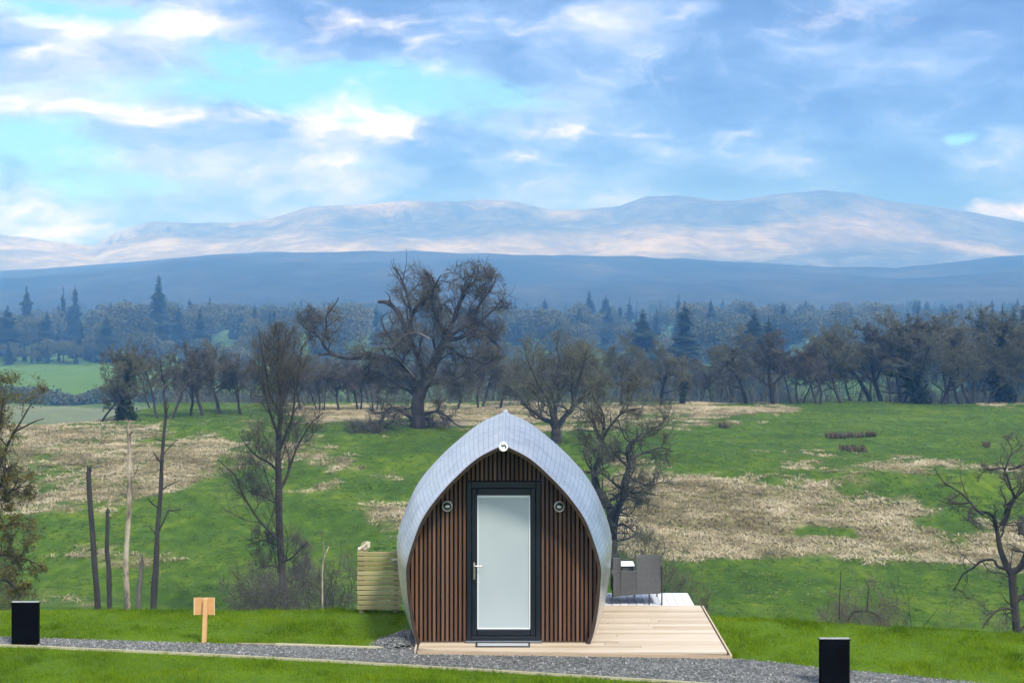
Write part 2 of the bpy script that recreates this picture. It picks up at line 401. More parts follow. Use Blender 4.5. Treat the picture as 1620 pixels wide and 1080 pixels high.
cy=S.cycles; cy.use_denoising=True; cy.use_adaptive_sampling=True; cy.adaptive_threshold=.03; cy.max_bounces=6; cy.diffuse_bounces=2; cy.glossy_bounces=3; cy.transmission_bounces=4; cy.volume_bounces=2; cy.transparent_max_bounces=8; cy.sample_clamp_indirect=4; cy.caustics_reflective=False; cy.caustics_refractive=False
cy.time_limit=900
try: cy.denoising_prefilter='ACCURATE'
except Exception: pass
S.render.use_persistent_data=False

def haze():
    mb=MB(); mb.box(-3400,3400,-45,4500,-60,262)
    m=bpy.data.materials.new('haze_air'); m.use_nodes=True; nt=m.node_tree
    for n in list(nt.nodes):
        if n.type=='BSDF_PRINCIPLED': nt.nodes.remove(n)
    v=node(nt,'ShaderNodeVolumePrincipled'); v.inputs['Density'].default_value=HAZE_D
    v.inputs['Color'].default_value=HAZE_C; v.inputs['Absorption Color'].default_value=(1,1,1,1); v.inputs['Anisotropy'].default_value=-.2
    L(nt,v.outputs[0],nt.nodes['Material Output'].inputs['Volume'])
    o=mb.build('haze',m); tag(o,kind='stuff')
HAZE_D=.00043; HAZE_C=(.16,.43,1.0,1)

# ------------------------------------------------------------------ far hills
def hills():
    def sheet(name,ys,xw,nx,fz,mat):
        u=np.linspace(-1,1,nx); Yg,U=np.meshgrid(ys,u,indexing='ij'); Xg=U*xw*Yg
        Z=fz(Xg,Yg); nr,nc=Xg.shape
        i=np.arange(nr-1)[:,None]*nc; j=np.arange(nc-1)[None,:]
        q=np.stack([i+j,i+j+1,i+nc+j+1,i+nc+j],-1).reshape(-1,4)
        mb=MB(); mb.add(np.stack([Xg,Yg,Z],-1).reshape(-1,3),q); o=mb.build(name,mat,smooth=True); tag(o,kind='structure'); return o
    # moorland ridge in front
    rx=[-700,-300,0,200,350,600,800,1000,1180,1300,1420,1500,1620,2000,2500]; ry=[445,438,430,415,402,399,405,410,418,425,427,420,410,405,410]
    def fmoor(X,Y):
        px=CX+F*X/Y; ridge=np.interp(px,rx,ry); zr=CZ+(HY-ridge)*2500/F
        t=np.clip((Y-1180)/(2500-1180),0,1); s=np.sin(t*math.pi/2)**1.3
        z=-34+(zr+34)*s
        z=np.where(Y>2500,zr-(Y-2500)*.22,z)
        z+= (fbm(X/210,Y/180,41,5)-.5)*26*sstep(1180,1500,Y)*sstep(2500,2300,Y)
        return z-3*(Y<1200)
    m,nt,b=new_mat('moor'); v=coords(nt,'Object')
    n=noise(nt,.006,6,.65,coords(nt,'Object',(1,.5,1)),.6); n2=noise(nt,.03,5,.6,v)
    c=ramp(nt,mth(nt,'ADD',mth(nt,'MULTIPLY',n,.7),mth(nt,'MULTIPLY',n2,.3)),[(.36,(.018,.024,.022)),(.5,(.034,.037,.034)),(.62,(.06,.06,.048)),(.7,(.11,.10,.08))])
    L(nt,c,b.inputs['Base Color']); b.inputs['Roughness'].default_value=.95; b.inputs['Specular IOR Level'].default_value=0
    sheet('moorland_hill',np.concatenate([np.linspace(1170,2500,90),np.linspace(2516,2800,8)]),.62,360,fmoor,m)
    # the escarpment
    mx=[-700,-300,0,60,150,165,200,240,300,380,430,490,560,640,720,760,810,870,930,980,1020,1070,1130,1170,1220,1300,1350,1400,1480,1560,1620,1800,2300]
    my=[400,385,375,380,388,377,361,350,353,352,345,327,325,318,320,316,318,332,334,328,313,310,318,318,309,304,306,318,328,340,352,365,380]
    YC=3900.
    def fmt(X,Y):
        px=CX+F*X/Y; top=np.interp(px,mx,my)+1.2*(fbm(px/22,px*0,77,4)-.5); zc=CZ+(HY-top)*YC/F
        t=np.clip((Y-2850)/(YC-2850),0,1)
        # long apron, then a steep scarp, then a rounded brow
        steep=np.interp(px,[0,150,240,420,700,860,1000,1200,1350,1700],[.3,.9,.9,.8,.9,.5,.2,.15,.3,.2])
        foot=np.interp(px,[-200,0,150,420,700,900,1250,1700],[.80,.80,.74,.74,.70,.70,.62,.60])      # height share reached where the apron meets the scarp
        a=np.where(t<.62,foot*(t/.62)**.85,foot)
        sc=sstep(.62,.90,t)*(1-foot); rd=np.clip((t-.62)/.38,0,1); rd=np.sin(rd*math.pi/2)**1.1*(1-foot)
        prof=a+sc*steep+rd*(1-steep)
        z=-30+(zc+30)*prof
        z=np.where(Y>YC,zc-(Y-YC)*.35,z)
        gl=np.abs(fbm(px/46+.9*fbm(X/160,Y/120,5,3),Y/700,61,5)-.5)*2       # gullies run down the slope
        env=sstep(.60,.72,t)*sstep(1.0,.90,t)
        z-= (1-gl)**2.2*44*env*np.clip(steep*1.6-.5,0,1)*(.35+.65*sstep(.40,.58,fbm(px/90,px*0,88,3)))
        z+= (fbm(X/190,Y/130,71,6)-.5)*34*sstep(0,.2,t)*sstep(1.,.86,t)
        return z
    m,nt,b=new_mat('mountain'); v=coords(nt,'Object')
    n=noise(nt,.004,7,.68,coords(nt,'Object',(1,.8,2.5)),.8); n2=noise(nt,.02,6,.7,v)
    c=ramp(nt,mth(nt,'ADD',mth(nt,'MULTIPLY',n,.6),mth(nt,'MULTIPLY',n2,.4)),[(.34,(.11,.092,.055)),(.48,(.25,.205,.11)),(.6,(.46,.39,.21)),(.7,(.56,.48,.28))])
    gm=node(nt,'ShaderNodeNewGeometry'); sg=node(nt,'ShaderNodeSeparateXYZ'); L(nt,gm.outputs['True Normal'],sg.inputs[0])
    st_=node(nt,'ShaderNodeMapRange',interpolation_type='SMOOTHSTEP'); L(nt,mth(nt,'ADD',sg.outputs[2],mth(nt,'MULTIPLY',mth(nt,'SUBTRACT',n2,.5),.25)),st_.inputs[0]); st_.inputs[1].default_value=.80; st_.inputs[2].default_value=.55
    c=mix(nt,st_.outputs[0],c,(.17,.145,.15))
    L(nt,c,b.inputs['Base Color']); b.inputs['Roughness'].default_value=.95; b.inputs['Specular IOR Level'].default_value=0
    bump(nt,n2,b,.8,14)
    sheet('mountain',np.concatenate([np.linspace(2810,YC,150),np.linspace(YC+8,4270,14)]),.56,620,fmt,m)

# unseen cloud sheet added to shade the escarpment, cut to leave sunlit bands
def shadow_clouds():
    H=830.; kx=SUN_DIR.x/SUN_DIR.z; ky=SUN_DIR.y/SUN_DIR.z
    mb=MB()
    def layer(o,nr,nc,y0):
        V=np.zeros(nr*nc*3,np.float32); o.data.vertices.foreach_get('co',V); V=V.reshape(nr,nc,3)[::2,::2].astype(float)
        X,Y,Z=V[...,0],V[...,1],V[...,2]; px,py=px_of(X,Y,Z)
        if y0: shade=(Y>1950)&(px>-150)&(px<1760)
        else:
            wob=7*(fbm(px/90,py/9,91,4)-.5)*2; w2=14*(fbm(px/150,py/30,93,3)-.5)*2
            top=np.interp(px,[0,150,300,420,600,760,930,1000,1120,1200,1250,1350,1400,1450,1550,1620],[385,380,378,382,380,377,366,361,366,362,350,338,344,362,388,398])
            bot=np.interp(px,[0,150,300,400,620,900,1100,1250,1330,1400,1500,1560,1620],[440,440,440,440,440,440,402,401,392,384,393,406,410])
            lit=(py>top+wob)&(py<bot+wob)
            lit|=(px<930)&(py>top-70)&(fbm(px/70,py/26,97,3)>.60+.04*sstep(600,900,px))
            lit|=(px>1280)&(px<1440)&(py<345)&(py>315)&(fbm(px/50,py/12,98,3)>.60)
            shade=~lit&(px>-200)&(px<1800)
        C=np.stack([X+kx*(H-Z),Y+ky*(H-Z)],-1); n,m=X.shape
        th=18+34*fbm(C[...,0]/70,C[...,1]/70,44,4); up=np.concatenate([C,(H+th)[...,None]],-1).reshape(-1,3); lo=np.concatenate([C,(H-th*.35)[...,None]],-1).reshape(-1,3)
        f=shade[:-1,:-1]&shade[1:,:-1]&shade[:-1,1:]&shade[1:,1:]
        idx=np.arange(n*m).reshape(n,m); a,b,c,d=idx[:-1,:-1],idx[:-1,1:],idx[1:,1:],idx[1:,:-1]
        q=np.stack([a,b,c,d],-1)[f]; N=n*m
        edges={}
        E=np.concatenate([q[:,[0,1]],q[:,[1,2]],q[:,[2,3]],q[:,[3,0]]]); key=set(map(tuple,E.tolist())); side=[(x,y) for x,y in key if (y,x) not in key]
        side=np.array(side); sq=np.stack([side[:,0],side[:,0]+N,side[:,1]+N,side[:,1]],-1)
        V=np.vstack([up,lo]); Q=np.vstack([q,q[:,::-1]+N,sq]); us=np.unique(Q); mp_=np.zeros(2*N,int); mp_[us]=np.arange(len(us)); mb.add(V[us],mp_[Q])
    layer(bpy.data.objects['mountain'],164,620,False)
    m=bpy.data.materials.new('cloud'); m.use_nodes=True; nt=m.node_tree; nt.nodes.remove(nt.nodes['Principled BSDF'])
    d=node(nt,'ShaderNodeBsdfDiffuse'); t=node(nt,'ShaderNodeBsdfTranslucent'); x=node(nt,'ShaderNodeMixShader'); x.inputs[0].default_value=.12
    c=ramp(nt,noise(nt,.01,4,.6,coords(nt,'Object')),[(.3,(.42,.46,.54)),(.7,(.55,.58,.64))]); L(nt,c,d.inputs[0]); L(nt,c,t.inputs[0]); L(nt,d.outputs[0],x.inputs[1]); L(nt,t.outputs[0],x.inputs[2]); L(nt,x.outputs[0],nt.nodes['Material Output'].inputs[0])
    o=mb.build('shadow_clouds',m,smooth=True); tag(o,kind='stuff')

# ------------------------------------------------------------------ the pod
PX0=-.11; PL=5.0; PY0=18.95
PROF=[(1.125,0),(1.185,.2),(1.235,.5),(1.262,.83),(1.258,1.05),(1.17,1.36),(1.04,1.68),(.83,1.98),(.6,2.235),(.32,2.488),(.0,2.66)]
def catmull(pts,n):
    p=np.asarray(pts,float); p=np.vstack([2*p[0]-p[1],p,2*p[-1]-p[-2]]); out=[]
    seg=len(p)-3
    for i in range(seg):
        a,b,c,d=p[i:i+4]
        for t in np.linspace(0,1,n,endpoint=False):
            out.append(.5*((2*b)+(-a+c)*t+(2*a-5*b+4*c-d)*t*t+(-a+3*b-3*c+d)*t**3))
    out.append(p[-2]); return np.array(out)
def resample(P,n):
    d=np.concatenate([[0],np.cumsum(np.linalg.norm(np.diff(P,axis=0),axis=1))]); s=np.linspace(0,d[-1],n)
    return np.stack([np.interp(s,d,P[:,k]) for k in range(P.shape[1])],1)
HP=resample(catmull(PROF,12),47)                # half profile, foot to apex, 46 rows of shingles
def shell_pt(w,z,t,off=0.):
    """point of the shell for half width w, height z (front profile) at depth t behind the front; off = inward"""
    g=1-(t/(PL/2)-1)**2; g=max(g,-.2)
    W=1+.235*g; Hh=1+.055*g-.036*t/PL
    lean=-.44*(z/2.62)**2*max(0,1-t/1.6)
    return W*w, z*Hh, PY0+t+lean
def pod():
    root=empty('camping_pod',(PX0,PY0+PL/2,0)); tag(root,'arched wooden camping pod with silvery shingled shell and glazed dark front door','camping pod')
    # normals of the half profile (in the x z plane)
    T=np.gradient(HP,axis=0); T/=np.linalg.norm(T,axis=1,keepdims=True); Nn=np.stack([T[:,1],-T[:,0]],1)   # outward for the right half
    Nn[-1]=(0,1)
    ts=np.concatenate([[0],np.linspace(.06,PL-.06,56),[PL]])
    # shell: every row of shingles is a strip whose lower edge stands proud of the row below
    m,nt,b=new_mat('shingle_metal')
    uv=node(nt,'ShaderNodeUVMap'); uv.uv_map='UVMap'
    br=node(nt,'ShaderNodeTexBrick'); L(nt,uv.outputs[0],br.inputs['Vector'])
    br.inputs['Scale'].default_value=1; br.inputs['Brick Width'].default_value=.33; br.inputs['Row Height'].default_value=1; br.inputs['Mortar Size'].default_value=.0; br.offset=.5
    br.inputs['Color1'].default_value=(0,0,0,1); br.inputs['Color2'].default_value=(1,1,1,1)
    n=noise(nt,3,4,.6,coords(nt,'Object')); nf=noise(nt,40,3,.7,coords(nt,'Object',(1,.1,1)))
    f=mth(nt,'ADD',mth(nt,'MULTIPLY',br.outputs['Color'],.10),mth(nt,'MULTIPLY',n,.90))
    c=ramp(nt,f,[(.25,(.52,.50,.475)),(.5,(.71,.685,.65)),(.8,(.87,.845,.80))])
    vv=node(nt,'ShaderNodeSeparateXYZ'); L(nt,uv.outputs[0],vv.inputs[0]); fr_=mth(nt,'FRACT',vv.outputs[1]); jl=mth(nt,'LESS_THAN',fr_,.10)
    c=mix(nt,mth(nt,'MULTIPLY',jl,.62),c,(.12,.12,.125))
    L(nt,c,b.inputs['Base Color']); b.inputs['Metallic'].default_value=.88
    L(nt,mth(nt,'MULTIPLY_ADD',f,.14,.25),b.inputs['Roughness'])
    br2=node(nt,'ShaderNodeTexBrick'); L(nt,uv.outputs[0],br2.inputs['Vector']); br2.inputs['Scale'].default_value=1; br2.inputs['Brick Width'].default_value=.33; br2.inputs['Row Height'].default_value=1; br2.inputs['Mortar Size'].default_value=.022; br2.inputs['Mortar Smooth'].default_value=.4; br2.offset=.5
    hh=mth(nt,'ADD',mth(nt,'SUBTRACT',1.,br2.outputs['Fac']),mth(nt,'MULTIPLY',nf,.1)); bump(nt,hh,b,.22,.003)
    V=[];Fq=[];UV=[]
    def pt(i,t,sgn,off):
        w=HP[i][0]+Nn[i][0]*off; z=HP[i][1]+Nn[i][1]*off
        x,zz,y=shell_pt(max(w,0),z,t)
        return (PX0+sgn*x,y,zz)
    for sgn in (1,-1):
        for r in range(46):
            base=len(V)
            offs=(.007,.0)        # lower edge proud, upper edge tucked under the next row
            for a,(i,of) in enumerate(((r,-.002 if r==0 else .0),(r,offs[0]),(r+1,offs[1]))):
                for t in ts: V.append(pt(i,t,sgn,of)); UV.append((t,r+(.5 if a==0 else (.02 if a==1 else .98))))
            n_=len(ts)
            for a in range(2):
                for k in range(n_-1):
                    q=[base+a*n_+k,base+a*n_+k+1,base+(a+1)*n_+k+1,base+(a+1)*n_+k]; Fq.append(q if sgn<0 else q[::-1])
    mb=MB(); mb.add(V,Fq); sh=mb.build('shell',m,root)
    ul=sh.data.uv_layers.new(name='UVMap'); li=np.zeros(len(sh.data.loops),np.int32); sh.data.loops.foreach_get('vertex_index',li)
    ul.data.foreach_set('uv',np.array(UV,np.float32)[li].ravel())
    # inner lining + front rim
    def arch(off,t): 
        a=[pt(i,t,-1,off) for i in range(47)]+[pt(i,t,1,off) for i in range(45,-1,-1)]; return np.array(a)
    def band(mb,A,B,flip=False):
        n_=len(A); base=mb.n; q=[(k,k+1,n_+k+1,n_+k) for k in range(n_-1)]
        if flip: q=[x[::-1] for x in q]
        mb.add(np.vstack([A,B]),q)
    mb=MB(); 
    o0=arch(.012,0);i0=arch(-.034,0);o1=arch(.012,.05);i1=arch(-.034,.32)
    o0[:,1]-=.012; i0[:,1]-=.012
    band(mb,o0,i0); band(mb,i0,i1); band(mb,o1,o0)
    mb.build('front_trim',simple('trim_timber',(.045,.028,.018),.6,var=.3,scale=10),root)
    # light edge strip that caps the shingles
    mb=MB(); a=arch(.017,.0); b_=arch(.017,.045); a[:,1]-=.006; c_=arch(.012,.0); c_[:,1]-=.014; d_=arch(.009,.045)
    band(mb,c_,a,True); band(mb,a,b_,True); band(mb,b_,d_,True); mb.build('edge_flashing',simple('flashing',(.55,.55,.56),.4,metal=.8,var=.06),root)
    # facade backing panel and rear wall
    YF=PY0+.10
    def wall(name,t,yy,mat,off=-.036):
        mb=MB(); pts=arch(off,t)
        P=[(p[0],yy,p[2]) for p in pts]; n_=len(P)
        V=P+[(x,yy+.05,z) for x,_,z in P]
        mb.add(V,[list(range(n_)),list(range(2*n_-1,n_-1,-1))]+[(k,(k+1)%n_,n_+(k+1)%n_,n_+k) for k in range(n_)])
        return mb.build(name,mat,root)
    dark=simple('dark_membrane',(.012,.010,.009),.9)
    wall('backing_wall',.12,YF+.035,dark)
    wall('rear_wall',PL-.1,PY0+PL-.15,simple('rear_boards',(.10,.055,.03),.7))
    # vertical battens, each cut to the arch
    inner=np.array([(p[0]-PX0,p[2]) for p in arch(-.036,.10)]); ih=inner[46:][::-1]      # right half, foot to apex
    ih=ih[np.argsort(ih[:,1])]
    def top_at(x):
        x=abs(x); ap=ih[ih[:,1]>.95]; o=np.argsort(ap[:,0]); return float(np.interp(x,ap[o,0],ap[o,1]))
    def bot_at(x):
        x=abs(x); lo=ih[ih[:,1]<.95]; o=np.argsort(lo[:,0]); 
        return 0.012 if x<lo[o[0],0] else float(np.interp(x,lo[o,0],lo[o,1]))
    mb=MB(); pitch=.0575; bw=.035; xd=.495
    for k in range(-23,24):
        x=k*pitch
        if abs(x)+bw/2>ih[:,0].max()-.006: continue
        xo=max(abs(x)-bw/2,0.0)*np.sign(x); xr=(abs(x)+bw/2)
        zt=top_at(xr)-.004; zi=top_at(xo if abs(x)>bw/2 else 0)-.004; zb=bot_at(xr)
        if zt-zb<.06: continue
        if abs(x)<xd: zb=2.135
        if zt<zb: continue
        tn=rng.uniform(0,1)
        y0=YF-.004; y1=YF+.033; xi=(abs(x)-bw/2); s=1 if x>=0 else -1
        xa,xb=x-bw/2,x+bw/2
        za=zi if x>=0 else zt; zb2=zt if x>=0 else zi
        if x==0: za=zb2=zt
        ba=zb;bb=zb
        if zb>.02 and abs(x)>=xd:
            bi=bot_at(xi); ba,bb=(bi,zb) if x>0 else (zb,bi)
        ch=.004
        V=[(PX0+xa,y1,ba),(PX0+xa,y0+ch,ba),(PX0+xa+ch,y0,ba),(PX0+xb-ch,y0,bb),(PX0+xb,y0+ch,bb),(PX0+xb,y1,bb),
           (PX0+xa,y1,za),(PX0+xa,y0+ch,za),(PX0+xa+ch,y0,za),(PX0+xb-ch,y0,zb2),(PX0+xb,y0+ch,zb2),(PX0+xb,y1,zb2)]
        mb.add(V,[(0,1,2,3,4,5)[::-1],(6,7,8,9,10,11)]+[(i,i+1,i+7,i+6) for i in range(5)],tn)
    m,nt,b=new_mat('batten_wood'); v=coords(nt,'Object',(6,6,.5)); n=noise(nt,3,6,.65,v,.4); n2=noise(nt,.9,3,.5,coords(nt,'Object',(1,1,.8)))
    f=mth(nt,'ADD',mth(nt,'MULTIPLY',n,.45),mth(nt,'ADD',mth(nt,'MULTIPLY',attr(nt,'tone'),.3),mth(nt,'MULTIPLY',n2,.25)))
    c=ramp(nt,f,[(.25,(.056,.026,.014)),(.5,(.122,.060,.033)),(.75,(.215,.118,.070))]); L(nt,c,b.inputs['Base Color']); b.inputs['Roughness'].default_value=.55
    bump(nt,n,b,.4,.003); mb.build('batten_cladding',m,root)
    mb=MB(); mb.box(PX0-1.10,PX0+1.10,YF-.012,YF+.03,.0,.014,.003); mb.build('base_sill',simple('sill_dark',(.03,.02,.014),.6),root)
    # door
    navy=simple('door_paint',(.005,.009,.016),.38,var=.12,scale=20,spec=.5)
    D=PX0+.0
    dr=empty('door',(0,0,0)); dr.parent=root; dr.location=Vector((D,YF,0))-root.location
    def ring(mb,x0,x1,z0,z1,t,y0,y1,tb=None,tt=None,bev=.006):
        tb=t if tb is None else tb; tt=t if tt is None else tt
        mb.box(x0,x0+t,y0,y1,z0,z1,bev); mb.box(x1-t,x1,y0,y1,z0,z1,bev)
        mb.box(x0+t-.001,x1-t+.001,y0+.0025,y1,z1-tt,z1,bev); mb.box(x0+t-.001,x1-t+.001,y0+.0025,y1,z0,z0+tb,bev)
    mb=MB(); ring(mb,D-.488,D+.488,.03,2.125,.062,YF-.03,YF+.04,.05,.085); mb.build('door_frame',navy,root)
    mb=MB(); ring(mb,D-.424,D+.424,.085,2.035,.072,YF-.022,YF+.035,.085,.095,.01); mb.build('door_leaf',navy,dr)
    mb=MB(); ring(mb,D-.35,D+.35,.172,1.938,.016,YF-.014,YF+.02,.016,.03,.003); mb.build('glazing_bead',simple('white_bead',(.72,.76,.77),.4,var=.05),dr)
    m,nt,b=new_mat('frosted_pane'); n=noise(nt,1.2,2,.5,coords(nt,'Object'))
    L(nt,ramp(nt,n,[(.3,(.37,.44,.48)),(.7,(.43,.50,.53))]),b.inputs['Base Color']); b.inputs['Roughness'].default_value=.35; b.inputs['Coat Weight'].default_value=.35; b.inputs['Coat Roughness'].default_value=.04
    mb=MB(); mb.box(D-.336,D+.336,YF-.002,YF+.012,.186,1.91,.002); mb.build('glass_pane',m,dr)
    hm=simple('satin_steel',(.62,.6,.56),.3,metal=1,var=.1)
    mb=MB(); hx=D-.389
    mb.box(hx-.014,hx+.014,YF-.034,YF-.023,.83,1.06,.006)
    mb.tubes(np.array([[hx,YF-.03,1.02],[hx,YF-.075,1.02]]),np.array([.011,.011]),8,cap=True)
    P=np.array([[hx-.004,YF-.075,1.02],[hx+.03,YF-.078,1.018],[hx+.07,YF-.076,1.015],[hx+.105,YF-.07,1.022]]); mb.tubes(P,np.array([.012,.011,.010,.009]),8,cap=True)
    mb.tubes(np.array([[hx,YF-.03,.88],[hx,YF-.042,.88]]),np.array([.012,.012]),10,cap=True)
    mb.build('handle',hm,dr,smooth=False)
    mb=MB(); mb.box(D-.505,D+.505,YF-.06,YF+.03,.0,.028,.006); mb.build('threshold',simple('threshold_alu',(.16,.19,.22),.4,metal=.6,var=.1),root)
    # round bulkhead lamps
    for k,(lx,lz) in enumerate(((-.745,1.80),(.735,1.795))):
        e=empty('wall_lamp',(0,0,0)); e.parent=root; e.location=Vector((PX0+lx,YF,lz))-root.location
        def disc(mb,r,y0,y1,rin=0,n_=32,dome=0):
            a=np.arange(n_)/n_*2*math.pi
            c0,s0=np.cos(a),np.sin(a); X=PX0+lx; 
            prof=[(r,y1),(r,y0+.006),(r-.006,y0)]
            if rin: prof+=[(rin,y0),(rin,y0+.012)]
            elif dome:
                prof=[(r*math.cos(q),y1-dome*math.sin(q)) for q in np.linspace(0,1.45,8)]+[(0.0005,y1-dome)]
            else: prof+=[(0.0005,y0)]
            V=[(X+rr*c_,yy,lz+rr*s_) for rr,yy in prof for c_,s_ in zip(c0,s0)]
            Fc=[(i*n_+j,i*n_+(j+1)%n_,(i+1)*n_+(j+1)%n_,(i+1)*n_+j) for i in range(len(prof)-1) for j in range(n_)]
            mb.add(V,Fc)
        mb=MB(); disc(mb,.072,YF-.048,YF,.054); mb.build('lamp_rim',hm,e,smooth=True)
        mb=MB(); disc(mb,.053,YF-.05,YF-.022,dome=.045); 
        mb.build('lamp_glass',gl_dark(),e,smooth=True)
        # white oval set before the dome as the bulb's highlight
        mb=MB(); a=np.linspace(R(15),R(165),16); 
        V=[(PX0+lx+.03*math.cos(q),YF-.075,lz+.0+.016*math.sin(q)) for q in np.linspace(0,2*math.pi,14,endpoint=False)]; V2=[(PX0+lx+.012*math.cos(q),YF-.082,lz+.004+.006*math.sin(q)) for q in np.linspace(0,2*math.pi,14,endpoint=False)]
        V3=[(PX0+lx+.033*math.cos(q),YF-.05,lz+.0+.019*math.sin(q)) for q in np.linspace(0,2*math.pi,14,endpoint=False)]
        mb.add(V3+V+V2,[(j,(j+1)%14,14+(j+1)%14,14+j) for j in range(14)]+[(14+j,14+(j+1)%14,28+(j+1)%14,28+j) for j in range(14)]+[tuple(range(28,42))])
        mb.build('lamp_highlight',simple('highlight_white',(.85,.86,.83),.3,var=.03),e,smooth=True)
    # badge at the apex
    bx,bz=PX0+.0,2.648; by=PY0-.44-.045
    mb=MB(); n_=32; a=np.arange(n_)/n_*2*math.pi
    prof=[(.060,by+.03),(.060,by+.003),(.057,by),(.0005,by)]
    V=[(bx+r*math.cos(q),y,bz+r*math.sin(q)) for r,y in prof for q in a]
    mb.add(V,[(i*n_+j,i*n_+(j+1)%n_,(i+1)*n_+(j+1)%n_,(i+1)*n_+j) for i in range(3) for j in range(n_)])
    bd=mb.build('badge',simple('badge_white',(.84,.86,.88),.4,var=.02),root)
    mb=MB()
    def stroke(pts,ws):
        P=resample(catmull(pts,8),22); W=np.interp(np.linspace(0,1,22),np.linspace(0,1,len(ws)),ws); Tn=np.gradient(P,axis=0); Tn/=np.linalg.norm(Tn,axis=1,keepdims=True)+1e-9; Nr=np.stack([-Tn[:,1],Tn[:,0]],1)
        A=P+Nr*W[:,None]; B=P-Nr*W[:,None]
        V=[(bx+p[0],by-.004,bz+p[1]) for p in A]+[(bx+p[0],by-.004,bz+p[1]) for p in B]
        V+=[(x,by-.0005,z) for x,_,z in V]
        nn=22; mb.add(V,[(k,k+1,nn+k+1,nn+k) for k in range(nn-1)]+[(k,k+1,2*nn+k+1,2*nn+k)[::-1] for k in range(nn-1)]+[(nn+k,nn+k+1,3*nn+k+1,3*nn+k) for k in range(nn-1)])
    # photo: 27 px of the enlarged crop to a pixel, 120 px to a metre
    g=lambda x,y:((x-590)/27/121,-(y-545)/27/121)
    stroke([g(505,440),g(520,490),g(555,520),g(590,490),g(615,450)],[.002,.0075,.0085,.007,.004])
    stroke([g(600,465),g(640,480),g(672,520),g(690,570),g(668,615)],[.006,.009,.0075,.007,.005])
    mb.build('emblem',simple('emblem_black',(.008,.01,.014),.5),bd)
    # ridge cap along the top and its pale end knob
    mb=MB(); P=np.array([[PX0,shell_pt(0,2.66,t)[2],shell_pt(0,2.66,t)[1]+.012] for t in np.linspace(.02,PL,40)]); mb.tubes(P,np.full(40,.022),8,cap=True)
    mb.build('ridge_cap',simple('ridge_metal',(.62,.63,.65),.38,metal=.85,var=.05),root,smooth=True)
    mb=MB(); q=P[-1]; n_=14
    V=[(q[0]+.036*math.sin(u)*math.cos(v_),q[1]+.036*math.sin(u)*math.sin(v_),q[2]+.006+.038*math.cos(u)) for u in np.linspace(0.01,math.pi-.01,9) for v_ in np.arange(n_)/n_*2*math.pi]
    mb.add(V,[(i*n_+j,(i+1)*n_+j,(i+1)*n_+(j+1)%n_,i*n_+(j+1)%n_) for i in range(8) for j in range(n_)]); mb.build('ridge_finial',simple('finial_white',(.8,.81,.82),.4,var=.03),root,smooth=True)
_gd=[]
def gl_dark():
    if not _gd:
        m,nt,b=new_mat('lamp_dark_glass'); b.inputs['Base Color'].default_value=(.03,.04,.035,1); b.inputs['Roughness'].default_value=.08; b.inputs['Coat Weight'].default_value=1; L(nt,ramp(nt,noise(nt,30,2,.5,coords(nt,'Object')),[(.3,(.02,.028,.024)),(.7,(.05,.06,.05))]),b.inputs['Base Color']); _gd.append(m)
    return _gd[0]

